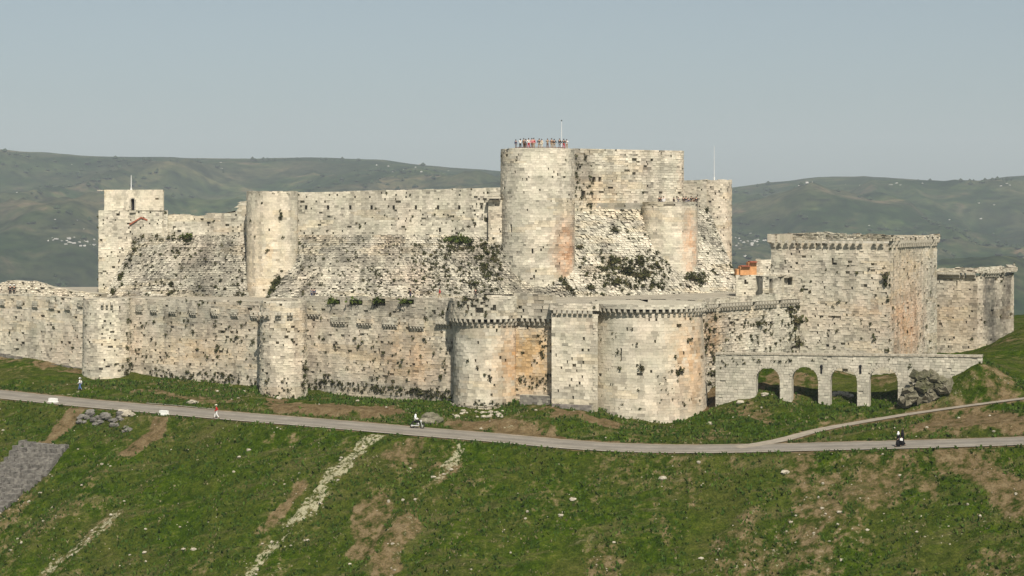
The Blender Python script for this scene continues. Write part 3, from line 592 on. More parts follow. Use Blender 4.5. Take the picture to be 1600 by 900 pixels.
T = castle('square_tower', 'tall massive square tower on the right with broken corbels round its top', 'tower', (*XY(1385, 240), -24))
cA = np.array(XY(1388, 243)); cB = np.array(XY(1205, 252)); cC = np.array(XY(1464, 265))
W = Wall([cB+(cC-cA), cB, cA, cC, cB+(cC-cA)+np.array((.5, 0))], zb=-26, zt=-2.8); WS = W
hs_ = [hole(W, 1300, 408, .3, .8), hole(W, 1332, 415, .25, 1.2), hole(W, 1266, 410, .2, 1.0)]
L01 = W.s[1]; L12 = W.s[2]
mason('wall_face', W, T, -26, -3.6, miss=.03, tone=.45, warm=.1, rough=.04, holes=hs_, weed=.35, thick=1.5,
      stains_tones=[S(1425, 500, 250, 9, 6, np.array((.58, .38, .25)), .95), S(1420, 420, 250, 9, 4, np.array((.58, .47, .34)), .8), S(1310, 420, 244, 7, 4, PALE, .5), S(1300, 530, 244, 8, 3, PALE, .7), S(1440, 535, 250, 5, 2.5, ORA, .5)])
reveal(W, hs_, T); roof(W, -3.7, T)
uP = W.at(1233, 370)[0]; corbels(W, uP+.2, L12-.3, -3.3, 24, T, skip=.12); corbels(W, L12+.3, W.s[3]-.3, -3.3, 26, T, skip=.1)
Wk = Wall([W.pos(np.array(uP), np.array(-3.), -.1)[:2]]+[W.pos(np.array(uP), np.array(-3.), .5)[:2], W.shift(.5).b[2], W.shift(.5).b[3], W.shift(.5).b[4]], zb=-26, zt=-2.8)
mason('parapet', Wall([W.b[0], W.b[1], W.pos(np.array(uP), np.array(-3.), 0)[:2]], zb=-26, zt=-2.8), T, -3.6, [(0, -2.3), (L01+2, -2.4)], thick=.8, tone=.45)
mason('parapet', Wk, T, -3.3, [(0, -2.4), (6.5, -2.4), (7.0, -1.9), (8.2, -2.0), (10.5, -2.4), (Wk.s[2], -2.4), (Wk.s[2]+.2, -2.75), (Wk.L, -2.6)], h=.36, miss=.22, rough=.11, gap=.02, tone=.5, jag=.25, thick=1.0, depth=.15, weed=.2)
weeds(W, 1240, 1270, 430, 475, 40, .45); weeds(W, 1384, 1390, 380, 560, 28, .55); weeds(W, 1240, 1380, 470, 550, 46, .42); weeds(W, 1392, 1460, 440, 550, 30, .4); weeds(W, 1382, 1390, 430, 446, 8, .8)
T = castle('curtain_wall', 'far right curtain wall behind the grassy bank, warm face and dark side', 'wall', (*XY(1525, 258), -16))
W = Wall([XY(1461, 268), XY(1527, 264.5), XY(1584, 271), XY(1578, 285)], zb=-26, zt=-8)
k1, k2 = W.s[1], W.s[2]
mason('wall_face', W, T, -26, -8.9, miss=.03, tone=.6, warm=.25, weed=.3, stains_tones=[S(1495, 500, 262, 6, 5, np.array((.62, .48, .33)), .8), S(1535, 470, 262, 2.5, 8, DARK, .9), S(1545, 470, 267, 2.2, 8, DARK*1.1, 1.3), S(1560, 500, 268, 3, 5, DARK*1.2, 1.0), S(1575, 460, 270, 1.2, 5, DARK, 1.0), S(1570, 500, 275, 6, 6, np.array((.24, .19, .14)), .9)])  # dark tone blended over the second face and its corner
corbels(W, .3, k1-.2, -8.4, 18, T, skip=.08); corbels(W, k1+.5, k2-.3, -8.2, 14, T, skip=.35)
mason('parapet', W.shift(.5), T, -8.5, [(0, -8.1), (k1, -7.6), (k2, -7.7), (W.L, -7.7)], h=.32, miss=.18, rough=.1, tone=.5, jag=.3, thick=1.2, depth=.15)

# ---- inner ring
T = castle('square_tower', 'pale square tower at the left end with a flag mast and one arched window', 'tower', (*XY(205, 294), -13))
W = Wall([XY(154, 303), XY(154, 293), XY(262, 292), XY(262, 303)], zb=-15, zt=5)
mason('wall_face', W, T, -15, 1.25, miss=.03, tone=.85, warm=.02, weed=.35, thick=.8, stains_tones=[S(200, 400, 292, 7, 6, CREAM, .5)]); roof(W, 1.18, T)
W = Wall([XY(163, 303), XY(163, 292.9), XY(254.5, 291.9), XY(254.5, 303)], zb=1, zt=5)
hs_ = [hole(W, 207, 319, .62, 2.3)]
mason('upper_storey', W, T, 1.2, 4.75, miss=.006, tone=.95, warm=.02, holes=hs_, pits=.01, rough=.02, depth=.5, thick=.8, stains_tones=[S(205, 315, 292, 9, 4, CREAM, .7)]); roof(W, 4.66, T)
M = MB(); pw = W.pos(np.array((hs_[0][0]+hs_[0][1])/2), np.array(hs_[0][2]-.15), 0)
x_, y_, z_ = pw
for k in range(7): a = math.pi*k/6; M.box((x_+.40*math.cos(a), y_-.02, z_+1.95+.40*math.sin(a)), (.24, .3, .2), tilt=(0, math.pi/2-a))
for s in (-1, 1):
    for k in range(5): M.box((x_+s*.42, y_-.02, z_+.2+k*.38), (.22, .3, .34))
M.box((x_, y_-.02, z_-.05), (1.1, .4, .14)); fr_ = M.make('window_frame', TRIM, T)
M = MB().box((x_, y_+.55, z_+1.1), (.9, .04, 2.6)); M.make('window_back', BLACK, T)  # black panel closing the window opening from behind
M = MB(); M.box((*(np.array(XY(157, 292.6))), Zof(297.5, 292)), (1.0, .5, .18)); M.make('spout', TRIM, T)
T = castle('flag_mast', 'thin white mast on the roof of the left end square tower', 'mast', (*XY(205, 297), 4.75))
MB().tube((*XY(205, 297), 4.7), (*XY(205, 297), 7.3), .09, .05).make('pole', METAL, T); MB().tube((*XY(205, 297), 4.72), (*XY(205, 297), 5.0), .2, .16).make('base', METAL, T)

T = castle('curtain_wall', 'left stretch of the inner wall above its sloping base, stepped at the top', 'wall', (*XY(310, 292), -13))
W = line((206, 293.5), (392, 290.5), zb=-15, zt=5); ux = lambda px: W.at(px, 360)[0]
mason('wall_face', W, T, -14, [(0, -.8), (ux(214), -.4), (ux(255), -.45), (ux(256), .3), (ux(280), .55), (ux(308), .2), (ux(322), .35), (ux(324), .7), (ux(371), .9), (ux(372.5), 2.7), (W.L, 2.8)], miss=.03, tone=.55, warm=.02, jag=.12, weed=.4, thick=3)
mason('rubble_heap', line((254, 293.6), (308, 292.6), zb=-1, zt=2), T, -1, [(0, .3), (2, .75), (4, .6), (5.7, .15)], h=.25, L=(.3, .6), miss=.25, rough=.12, gap=.03, tone=.3, jag=.2, thick=2)
M = MB(); a = P(203, 352, 292.6); b_ = P(221, 341, 292.6); c_ = P(231, 345, 292.6)
M.add([a+[0, -.4, 0], b_+[0, -.4, 0], c_+[0, -.4, 0], a+[0, .6, 0], b_+[0, .6, 0], c_+[0, .6, 0], a+[0, -.4, .25], b_+[0, -.4, .25], c_+[0, -.4, .25], a+[0, .6, .25], b_+[0, .6, .25], c_+[0, .6, .25]],
      [(0, 1, 7, 6), (1, 2, 8, 7), (6, 7, 10, 9), (7, 8, 11, 10), (0, 3, 4, 1), (1, 4, 5, 2), (0, 6, 9, 3), (2, 5, 11, 8), (3, 9, 10, 4), (4, 10, 11, 5)]); M.make('tile_coping', REDTILE, T)
T = castle('glacis', 'left sloping masonry base of the inner wall, rough stones with weeds', 'sloping wall', (*XY(280, 286), -13))
G1 = Wall([XY(160, 285), XY(392, 283.5)], [XY(214, 292.8), XY(392, 289.8)], zb=-13.5, zt=-3)
GLK = dict(mott=.24, tint=.84, h=.38, L=(.28, .8), miss=.27, rough=.13, gap=.035, depth=.45, joint=.05, weed=.30, thick=4)
mason('wall_face', G1, T, -13.5, -2.9, tone=.42, warm=.03, **GLK)
weeds(G1, 214, 300, 366, 376, 40, .6); weeds(G1, 286, 300, 366, 380, 12, .8); weeds(G1, 262, 268, 440, 465, 10, .7); weeds(G1, 205, 222, 372, 400, 22, .6); weeds(G1, 180, 385, 440, 466, 70, .5); weeds(G1, 215, 385, 380, 440, 60, .45)
for i in range(30): t = rng.random(); weeds(G1, 212-40*t, 214-40*t, 385+75*t, 387+75*t, 1, .7)

T = castle('round_tower', 'smooth cream round tower at the left corner of the inner wall', 'tower', (*XY(425, 286), -13))
W = arc(425.5, 286.5, 4.25, zb=-15, zt=5); 
mason('wall_face', W, T, -15, 4.35, miss=.008, pits=.03, rough=.015, tone=.9, warm=.15, h=.45, jag=.05, weed=.9, stains_tones=[S(415, 400, 283, 4, 8, np.array((.66, .57, .43)), 1.0), S(424, 393, 282, .9, .8, ORA, .6), S(455, 340, 284, 1.6, 5, PALE, .6)])
for a in ((436, 440, 326, 345, 16, .4), (440, 446, 368, 372, 5, .45), (416, 418, 390, 393, 2, .4), (390, 462, 300, 304, 10, .2)): weeds(W, *a)

T = castle('curtain_wall', 'long high inner curtain wall with a row of small square loopholes', 'wall', (*XY(620, 289), -13))
W = line((455, 289.5), (800, 289.2), zb=-15, zt=5); WC = W
hs_ = [hole(W, 478+i*34.4-(i > 6)*1, 323.5, .38, .8) for i in range(9)]+[hole(W, 687, 360, .35, .6)]
mason('wall_face', W, T, -14, [(0, 4.2), (W.L, 5.1)], miss=.022, tone=.42, warm=.03, rough=.03, jag=.06, holes=hs_, depth=.5, weed=.5, thick=3, stains_tones=[S(600, 310, 289, 22, 1.8, GREY, .6)])
reveal(W, hs_, T, 'loophole')
weeds(W, 700, 770, 335, 350, 22, .35); weeds(W, 480, 660, 330, 368, 22, .3); weeds(W, 762, 766, 338, 346, 5, .6)
T = castle('buttress', 'narrow stone buttress with a stepped head between the long curtain and the tallest tower', 'buttress', (*XY(772, 288), -4))
W = Wall([XY(763, 289.5), XY(763, 288.2), XY(792, 288.2)], zb=-14, zt=4)
mason('wall_face', W, T, -6, 2.9, miss=.01, tone=.85, weed=.3, thick=1.2)
M = MB(); M.box(P(772, 309, 287.8), (2.3, 1.4, .28)); M.box(P(774, 303, 287.9), (1.7, 1.4, .22)); M.make('head_course', TRIM, T)

T = castle('glacis', 'long central sloping masonry base of the inner wall, overgrown towards the right', 'sloping wall', (*XY(620, 283), -13))
G2 = Wall([XY(411, 279.2), XY(907, 282.5)], [XY(466, 288.8), (2.0, 289.4)], zb=-13.5, zt=-3)
mason('wall_face', G2, T, -13.5, -2.9, tone=.28, warm=.05, **GLK, stains_tones=[S(615, 395, 285, 1.6, 1.1, CREAM*1.1, 1), S(620, 430, 283, 1.5, 1.2, CREAM*1.1, .9), S(480, 435, 282, 3, 1.5, CREAM, .6), S(815, 440, 283, 3.6, 2.6, CREAM, 1.0), S(640, 430, 283, 5, 2, WARM, .5)],
      patchy=lambda p: np.where((p[:, 0] > XY(785, 283)[0]) & (p[:, 0] < XY(850, 283)[0]), .25, 1.0)*np.where(p[:, 0] > XY(660, 284)[0], 1.3, 1))
for a in ((700, 740, 370, 392, 80, .6), (670, 785, 375, 465, 240, .48), (745, 785, 370, 440, 120, .55), (640, 700, 375, 450, 90, .5), (430, 640, 380, 460, 120, .42), (560, 600, 420, 460, 30, .4), (480, 700, 372, 455, 110, .36), (775, 785, 366, 374, 10, .9)): weeds(G2, *a)
for i in range(60): t = rng.random(); weeds(G2, 463-46*t, 467-46*t, 372+88*t, 380+88*t, 1, .75)
for i in range(46): t = rng.random(); weeds(G2, 848+54*t, 854+54*t, 404+62*t, 410+62*t, 1, .7)
T = castle('glacis', 'bright right sloping masonry base under the keep, dotted with dark bushes', 'sloping wall', (*XY(1020, 292), -13))
G3 = Wall([XY(906, 282.6), XY(1162, 303)], [(-3.1, 292.6), (34.9, 308.8)], zb=-13.5, zt=2.3)
mason('wall_face', G3, T, -13.5, 1.6, tone=.8, warm=0, **{**GLK, 'mott': .14, 'tint': .93, 'h': .42, 'L': (.35, .95), 'miss': .20, 'weed': .40})
for a in ((905, 960, 390, 440, 80, .55), (940, 1040, 400, 450, 230, .7), (955, 1050, 350, 380, 26, .5), (910, 990, 430, 466, 60, .5), (1070, 1100, 425, 448, 36, .6), (1010, 1050, 390, 430, 70, .5), (1110, 1120, 420, 440, 10, .6)): weeds(G3, *a)
for i in range(46): t = rng.random(); weeds(G3, 1102+56*t, 1105+56*t, 325+128*t, 330+128*t, 1, .5)
for i in range(34): t = rng.random(); weeds(G3, 1000+45*t, 1006+45*t, 328+75*t, 336+75*t, 1, .5)

T = castle('round_tower', 'tallest round tower of the inner castle with people along its top', 'tower', (*XY(840, 290), -13))
W = arc(840, 290, 6.2, Rb=6.35, zb=-14, zt=11.6, n=72); WE = W
hs_ = [hole(W, 798, 357, .55, 1.1), hole(W, 832, 392, .3, .5)]
mason('wall_face', W, T, -14, 11.45, miss=.016, rough=.025, tone=.72, warm=.08, h=.48, L=(.7, 1.4), holes=hs_, weed=.25, jag=.04,
      stains_tones=[S(800, 340, 286, 3.0, 12, np.array((.50, .48, .41)), .7), S(884, 390, 286, 2.6, 5.0, np.array((.60, .36, .22)), 1.1), S(850, 280, 284, 6, 6, PALE, .6), S(893, 330, 289, 2, 9, WARM, .5)],  # greyer left flank, orange low on the right
      patchy=lambda p: np.where(p[:, 2] > 7.5, 2.0, 1.0))
reveal(W, hs_[:1], T)
M = MB(); us = np.linspace(W.at(802, 229)[0], W.at(886, 229)[0], 14); pr_ = [W.pos(np.array(u), np.array(11.6), -.5) for u in us]
for a, b_ in zip(pr_[:-1], pr_[1:]): M.tube(a, b_, .05)
for a in pr_: M.tube((a[0], a[1], 11.3), a, .05)
M.make('railing', RAIL, T)
T = castle('antenna', 'thin antenna mast rising behind the people on the tallest round tower', 'antenna', (*XY(877.5, 294), 11.4))
MB().tube((*XY(877.5, 294), 11.3), (*XY(877.5, 294), 16.6), .07, .04).make('pole', METAL, T); MB().ball((*XY(877.5, 294), 16.5), .12).make('finial', BLACK, T)

T = castle('keep', 'broad high keep block right of the tallest tower with a rounded right corner', 'keep', (*XY(985, 300), 2))
k0 = np.array(XY(896, 297)); k1_ = np.array(XY(1062, 309.0)); dd = (k1_-k0)/np.linalg.norm(k1_-k0); nn = np.array((dd[1], -dd[0])); rc = 1.9; cc = k1_-nn*rc
pts = [k0, *[k0+(k1_-k0)*t for t in (.33, .66)], k1_]+[cc+rc*(nn*math.cos(a)+dd*math.sin(a)) for a in np.radians(np.linspace(12, 90, 8))]; pts.append(pts[-1]-nn*12)
W = Wall(pts, zb=-2, zt=12); W.corners = False
hs_ = [hole(W, 928, 279, .75, .8), hole(W, 937, 279, .6, .8), hole(W, 911, 304, .9, 1.5)]
mason('wall_face', W, T, 0, [(0, 11.9), (W.L*.5, 11.95), (W.L, 12.1)], miss=.05, rough=.05, gap=.02, tone=.7, warm=.1, h=.5, L=(.7, 1.5), holes=hs_, depth=.6, weed=.25, thick=1,
      stains_tones=[S(940, 300, 300, 5, 3, np.array((.60, .48, .34)), .8), S(910, 260, 298, 2.5, 5, np.array((.34, .30, .25)), .9), S(1068, 270, 309, 1.5, 6, WARM, .7)], patchy=lambda p: np.where(p[:, 2] < 3.8, .2, 1)*np.where(p[:, 2] > 10.5, .4, 1))
roof(W, 11.75, T); reveal(W, hs_, T, 'window'); weeds(W, 898, 925, 240, 330, 60, .5)
T = castle('round_tower', 'low round tower swelling out of the bright sloping base below the viewing platform', 'tower', (*XY(1046, 303), -13))
W = arc(1046, 303.3, 4.95, Rb=5.1, zb=-14, zt=2.3, n=64)
hs_ = [hole(W, 1020, 326, .3, .7)]
mason('wall_face', W, T, -12, 2.0, miss=.006, pits=.03, rough=.015, tone=.95, warm=.1, h=.48, L=(.7, 1.4), holes=hs_, weed=.4, stains_tones=[S(1077, 380, 300, 2.0, 5.5, np.array((.60, .37, .23)), 1.1), S(1040, 350, 298, 4, 5, CREAM, .5)])
reveal(W, hs_, T)
o = mason('parapet', arc(1046, 303.3, 5.0, -165, 40, zb=1, zt=3, n=40), T, 1.98, 2.75, miss=.0, h=.4, tone=.3, thick=.4, L=(1.2, 2.6), cap_z=2.0, weed=0)
T = castle('parapet_wall', 'low grey parapet of the viewing platform below the keep', 'parapet', (*XY(965, 298), 1.7))
g3t = lambda t: (np.array((-3.1, 292.6))*(1-t)+np.array((34.9, 308.8))*t)
W = Wall([g3t(.44)+[.2, -.5], g3t(.78)+[.2, -.5]], zb=0, zt=3)
mason('wall_face', W, T, 1.4, 2.6, miss=0, tone=-.2, warm=0, stains_tones=[S(985, 318, 300, 40, 9, GREY*.72, 1.5)], h=.55, L=(1.5, 3), thick=.5, weed=0)
pf = [g3t(0), g3t(.2), g3t(.6), g3t(1.0), g3t(1.0)+[-4, 9], g3t(.2)+[-4, 9]]
o = mesh_obj('platform', [(p[0], p[1], 1.75) for p in pf]+[(p[0], p[1], .5) for p in pf], [tuple(range(6))]+[(i, i+6, (i+1) % 6+6, (i+1) % 6) for i in range(6)], TM); tag(o, kind='structure')
T = castle('round_tower', 'rounded back tower with a thin antenna, right behind the keep', 'tower', (*XY(1118, 318), -13))
W = arc(1118, 319, 3.0, zb=-14, zt=7.2, n=40)
mason('wall_face', W, T, -14, 6.9, miss=.012, tone=.8, warm=.15, h=.45, weed=.3, jag=.1, stains_tones=[S(1138, 370, 317, 1.6, 9, WARM, .9)])
W = line((1064, 319), (1104, 316.5), zb=-14, zt=7)
mason('side_wall', W, T, -14, [(0, 6.9), (W.L, 7.0)], miss=.02, tone=.7, weed=.3, jag=.05)
T = castle('antenna', 'thin antenna mast on the back tower right of the keep', 'antenna', (*XY(1116, 319), 6.9))
MB().tube((*XY(1116, 319), 6.8), (*XY(1116, 319), 13.2), .06, .035).make('pole', METAL, T); MB().tube((*XY(1116, 319), 6.8), (*XY(1116, 319), 7.5), .14).make('base', METAL, T)

# ---- low buildings between the keep and the massive square tower
T = castle('stone_house', 'small stepped pale stone building with an orange plastered room beside the keep slope', 'building', (*XY(1182, 284), -13))
W = Wall([XY(1150, 292), XY(1150, 285), XY(1214, 284), XY(1214, 292)], zb=-14, zt=-6)
mason('wall_face', W, T, -13.2, -9.4, h=.4, miss=.03, gap=.025, tone=1.1, weed=.2, thick=.8, holes=[hole(W, 1165, 440, .35, .5)]); roof(W, -9.5, T)
W = Wall([XY(1181, 292), XY(1181, 285.5), XY(1214, 285), XY(1214, 292)], zb=-14, zt=-6)
mason('upper_wall', W, T, -9.45, -6.9, h=.4, miss=.05, gap=.025, tone=1.0, weed=.1, thick=.8, jag=.2); roof(W, -7.2, T)
M = MB(); 
for px, py, wd, ht, dy in ((1162, 423, 1.5, 1.4, 0), (1174, 420, 1.3, 2.2, .3), (1153, 425, .8, 1.0, .5)): c_ = P(px, py, 286.2+dy); M.box(c_, (wd, 3, ht), jit=.02)
M.make('plastered_wall', ORANGE, T)
MB().box(P(1164, 415.5, 285.8), (1.5, 3.2, .15)).box(P(1176, 409, 286), (1.2, 3.2, .18)).make('roof_edge', REDTILE, T)
T = castle('vaulted_ruin', 'broken vault with a dark doorway and grass on top beside the square tower', 'ruin', (*XY(1215, 250), -12))
W = Wall([XY(1192, 250), XY(1192, 245.2), XY(1207, 245.8), XY(1240, 248.6)], zb=-13, zt=-8)
hs_ = [hole(W, 1204, 447, .75, 2.0), hole(W, 1234, 440, .8, .9)]
mason('wall_face', W, T, -12.6, [(0, -9.8), (2, -8.6), (3.4, -8.2), (W.L, -8.5)], h=.4, miss=.04, tone=.5, depth=.9, holes=hs_, jag=.2, thick=3, rough=.06)
reveal(W, hs_, T, 'doorway', 2.5)
M = MB()
for i in range(9): p = P(1198+i*5, 432-(i % 3), 247.4); M.box(p+[0, random.uniform(-.3, .3), 0], (random.uniform(.5, .9), 1.0, .22), jit=.06)
M.make('cover_slabs', CHALK, T)
T = castle('ruined_wall', 'tumbled ruined wall behind the far left curtain wall', 'ruin', (*XY(40, 280), -13))
W = line((-160, 286), (40, 281), (158, 280), zb=-14, zt=-8); ux = lambda px: W.at(px, 455)[0]
mason('wall_face', W, T, -14, [(0, -10.5), (ux(-2), -11.2), (ux(0), -10.9), (ux(10), -10.2), (ux(35), -10.4), (ux(68), -10.6), (ux(78), -11.6), (ux(106), -11.6), (ux(108), -12.0), (W.L, -12.3)], h=.35, L=(.35, .8), miss=.12, rough=.12, gap=.03, jag=.25, tone=.6, thick=3, weed=.3)

# ---- aqueduct with four arches
T = castle('aqueduct', 'low stone aqueduct on four round arches in front of the square tower', 'aqueduct', (*XY(1300, 218), -23))
W = line((1118, 222.8), (1535, 211), zb=-26, zt=-17); AQ = W
arcs = []
for a, b_, yt in ((1181, 1219, 574), (1237, 1279, 573), (1297, 1340, 574), (1358, 1403, 573)):
    u0 = W.at(a, 590)[0]; u1 = W.at(b_, 590)[0]; zt_ = W.at((a+b_)/2, yt)[1]; arcs.append((u0, u1, zt_))
def aq_open(u, z):
    for u0, u1, zt_ in arcs:
        r = (u1-u0)/2; zs = zt_-r
        if u0 < u < u1 and (z < zs or (u-(u0+u1)/2)**2+(z-zs)**2 < r*r): return True
    return False
def ztopA(u): return np.interp(u, [0, W.L], [-17.55, -16.95])
def zbotA(u):
    x, y = W.plan(np.array([u]), -20); return float(ground_z(x, y)[0])-.8
# body: thin vertical slices following the openings, faced by blocks with the arches left out
VB = []; FB = []; th = 1.1; sl_u = sorted(set(np.round(np.arange(0, W.L+.01, .16), 3)) | {round(v, 3) for a in arcs for v in a[:2]})
def q4(a, b_, c_, d_):
    k = len(VB); VB.extend([a, b_, c_, d_]); FB.append((k, k+1, k+2, k+3))
pz = lambda u, z, o_: tuple(W.pos(np.array(u), np.array(float(z)), o_))
for u0, u1 in zip(sl_u[:-1], sl_u[1:]):
    um = (u0+u1)/2; lo = []
    for u in (u0, u1):
        z = zbotA(um)
        for a, b_, zt_ in arcs:
            if a < um < b_:
                r = (b_-a)/2; zs = zt_-r; z = zs+math.sqrt(max(0, r*r-(min(max(u, a), b_)-(a+b_)/2)**2))
        lo.append(z)
    t0, t1 = ztopA(u0)-.12, ztopA(u1)-.12
    q4(pz(u0, lo[0], -.07), pz(u1, lo[1], -.07), pz(u1, t1, -.07), pz(u0, t0, -.07)); q4(pz(u1, lo[1], -th), pz(u0, lo[0], -th), pz(u0, t0, -th), pz(u1, t1, -th))
    q4(pz(u0, lo[0], .02), pz(u0, lo[0], -th), pz(u1, lo[1], -th), pz(u1, lo[1], .02)); q4(pz(u0, t0, -.07), pz(u1, t1, -.07), pz(u1, t1, -th), pz(u0, t0, -th))
for a, b_, zt_ in arcs:
    for u, s in ((a, 1), (b_, -1)):
        zs = zt_-(b_-a)/2; q4(pz(u, zbotA(u), .02), pz(u, zbotA(u), -th), pz(u, zs, -th), pz(u, zs, .02))
mesh_obj('arcade_core', VB, FB, TRIM, T)
VB = []; FB = []; CB = []; z = -26.0; Rr = random.Random(4)
while z < -16.7:
    hh = .36*Rr.uniform(.9, 1.1); u = -Rr.random()*.5
    while u < W.L:
        u1 = u+Rr.uniform(.4, .85); a, b_ = max(u, 0), min(u1, W.L); u = u1
        if b_-a < .1: continue
        zt_ = min(z+hh, float(ztopA((a+b_)/2)))
        if zt_-z < .08 or zt_ < zbotA((a+b_)/2): continue
        # trim blocks against the openings
        for (o0, o1, _z) in arcs:
            if aq_open((a+b_)/2, (z+zt_)/2):
                break
        else:
            pass
        tries = [(a, b_)]
        if aq_open(a+.01, (z+zt_)/2) != aq_open(b_-.01, (z+zt_)/2):
            lo_, hi_ = a+.01, b_-.01; oa = aq_open(lo_, (z+zt_)/2)
            for _ in range(8):
                mid = (lo_+hi_)/2
                if aq_open(mid, (z+zt_)/2) == oa: lo_ = mid
                else: hi_ = mid
            tries = [(hi_, b_)] if oa else [(a, lo_)]
        elif aq_open((a+b_)/2, (z+zt_)/2): continue
        a, b_ = tries[0]
        if b_-a < .06 or Rr.random() < .03: continue
        k = len(VB); d = Rr.uniform(-.01, .05); g_ = .012
        for o_ in (d, -.08):
            for uu, zz in ((a+g_, z+g_), (b_-g_, z+g_), (b_-g_, zt_-g_), (a+g_, zt_-g_)): VB.append(pz(uu, zz, o_+Rr.uniform(-.012, .012)))
        FB += [(k, k+1, k+2, k+3)]+[(k+i, k+4+i, k+4+(i+1) % 4, k+(i+1) % 4) for i in range(4)]
        t_ = min(1, max(0, .35+.7*(float(fbm(np.array((a+b_)/2/5), np.array(z/3), 5))-.4)*2+Rr.uniform(-.2, .2))); c_ = (GREY*(1-t_)+PALE*t_)*Rr.uniform(.70, 1.02); CB += [c_]*8
    z += hh
mesh_obj('wall_face', VB, FB, STONE, T, cols=np.array(CB))
M = MB(); k = 30
for i in range(k):
    u0, u1 = W.L*i/k, W.L*(i+1)/k-.03; pts = [pz(u0, ztopA(u0)-.1, .12), pz(u1, ztopA(u1)-.1, .12), pz(u1, ztopA(u1)-.1, -th-.1), pz(u0, ztopA(u0)-.1, -th-.1)]
    M.add(pts+[(p[0], p[1], p[2]+.24+random.uniform(-.02, .02)) for p in pts], [(0, 3, 2, 1), (4, 5, 6, 7), (0, 1, 5, 4), (1, 2, 6, 5), (2, 3, 7, 6), (3, 0, 4, 7)])
M.make('coping', CHALK, T)
for px in (1283, 1345):
    u, z = W.at(px, 578); M = MB(); c_ = W.pos(np.array(u), np.array(z), .02); M.box(tuple(c_), (.22, .16, .9), rz=-.55); M.ball((c_[0], c_[1], c_[2]+.45), (.2, .12, .22)); M.make('niche_shade', BLACK, T)  # solid black shapes on the face: the shade inside each niche as colour
for i, (a, b_, zt_) in enumerate(arcs):
    M = MB(); r = (b_-a)/2; zs = zt_-r
    for k in range(15):
        a0 = math.pi*k/15+.02; a1 = math.pi*(k+1)/15-.02; ring = []
        for o_ in (.055, -.1):
            for aa, rr_ in ((a0, r-.02), (a1, r-.02), (a1, r+.30), (a0, r+.30)): ring.append(pz((a+b_)/2-rr_*math.cos(aa), zs+rr_*math.sin(aa), o_))
        M.add(ring, [(0, 1, 2, 3), (4, 7, 6, 5), (0, 4, 5, 1), (1, 5, 6, 2), (2, 6, 7, 3), (3, 7, 4, 0)])
    M.make('arch_ring', TRIM, T)
weeds(W, 1125, 1240, 560, 575, 30, .35); weeds(W, 1125, 1500, 558, 590, 40, .28)

# ---------------------------------------------------------------- plants on the walls
VW = []; FW = []; CWt = 0
for (p, nn, s) in WEEDS:
    if s > .42 or rng.random() < .75:
        k = int(9+s*26)
        tx, ty_ = -nn[1], nn[0]
        for j in range(k):
            a = rng.normal(size=3)*s*.34; c_ = np.array(p)+np.array((tx*a[0]*.8+nn[0]*(abs(a[1])*.8), ty_*a[0]+nn[1]*(abs(a[1])*.8), a[2]*.8))
            e = rng.normal(size=(2, 3))*s*.15; kk = len(VW); VW += [c_-e[0], c_+e[1], c_+e[0], c_-e[1]]; FW.append((kk, kk+1, kk+2, kk+3))
o = mesh_obj('wall_weeds', np.array(VW), np.array(FW), DRYLEAF); tag(o, 'dark weeds and caper tufts rooted in the joints of the castle walls', 'weeds', kind='stuff')
def bush(p, s, label, group, green=True, k=160):
    root = thing('bush', label, 'bush', tuple(p), 0, group)
    v = []; f = []
    for j in range(k):
        a = rng.normal(size=3)*s*.28; a[2] = abs(a[2])*.8; a[0] *= 1.3; e = rng.normal(size=(2, 3))*s*.085+.01; c_ = a+np.array((0, 0, s*.08)); kk = len(v); v += [c_-e[0], c_+e[1], c_+e[0], c_-e[1]]; f.append((kk, kk+1, kk+2, kk+3))
    o = mesh_obj('foliage', np.array(v), np.array(f), LEAF if green else DRYLEAF); o.parent = root
    M = MB()
    for j in range(4): M.tube((0, 0, -.1), tuple(rng.normal(size=3)*[s*.2, s*.2, .02]+[0, 0, s*.35]), .02*s+.01, .008)
    o = M.make('stems', RAIL); o.parent = root
    return root
names = ('leftmost', 'second', 'third', 'rightmost')
for (p, s), q_ in zip(bush_spots, names): bush(p, s, '%s green bush in the wide embrasures of the middle outer wall' % q_, 'bushes in the embrasures')
for i, (px, py, s, G, lb) in enumerate([(293, 372, 1.3, G1, 'grassy clump near the top of the left slope, left of the cream tower'), (722, 380, 2.2, G2, 'large green bush high on the right of the central slope'), (705, 378, 1.6, G2, 'smaller green bush left of the large one high on the central slope'),
        (740, 445, 1.3, G2, 'dark bush low on the central slope above the ruined turret'), (978, 425, 2.0, G3, 'biggest dark bush in the middle of the bright slope'), (1000, 434, 1.9, G3, 'dark bush right of the biggest one on the bright slope'), (956, 412, 1.3, G3, 'dark bush left of the biggest one on the bright slope'),
        (962, 444, 1.5, G3, 'dark bush low on the bright slope near the walkway'), (1080, 436, 1.8, G3, 'dark bush under the low round tower on the bright slope'), (1094, 442, 1.2, G3, 'small dark bush near the right edge of the bright slope'), (922, 452, 1.3, G3, 'dark bush by the sharp edge at the left of the bright slope'),
        (960, 362, 1.2, G3, 'dark bush high on the bright slope under the parapet'), (905, 388, 1.1, G3, 'dark bush against the right side of the tallest tower'),
        (1247, 540, 1.3, WR, 'dark round bush just above the aqueduct beside the square tower'), (1245, 505, 1.6, WR, 'tall dark bush in the corner of weedy wall and square tower'), (1185, 508, 1.0, WR, 'dark tuft in the middle of the weedy wall')]):
    u, z = G.at(px, py); bush(G.pos(np.array(u), np.array(z), .05), s, lb, 'bushes growing on the castle walls', False if px > 735 else True)

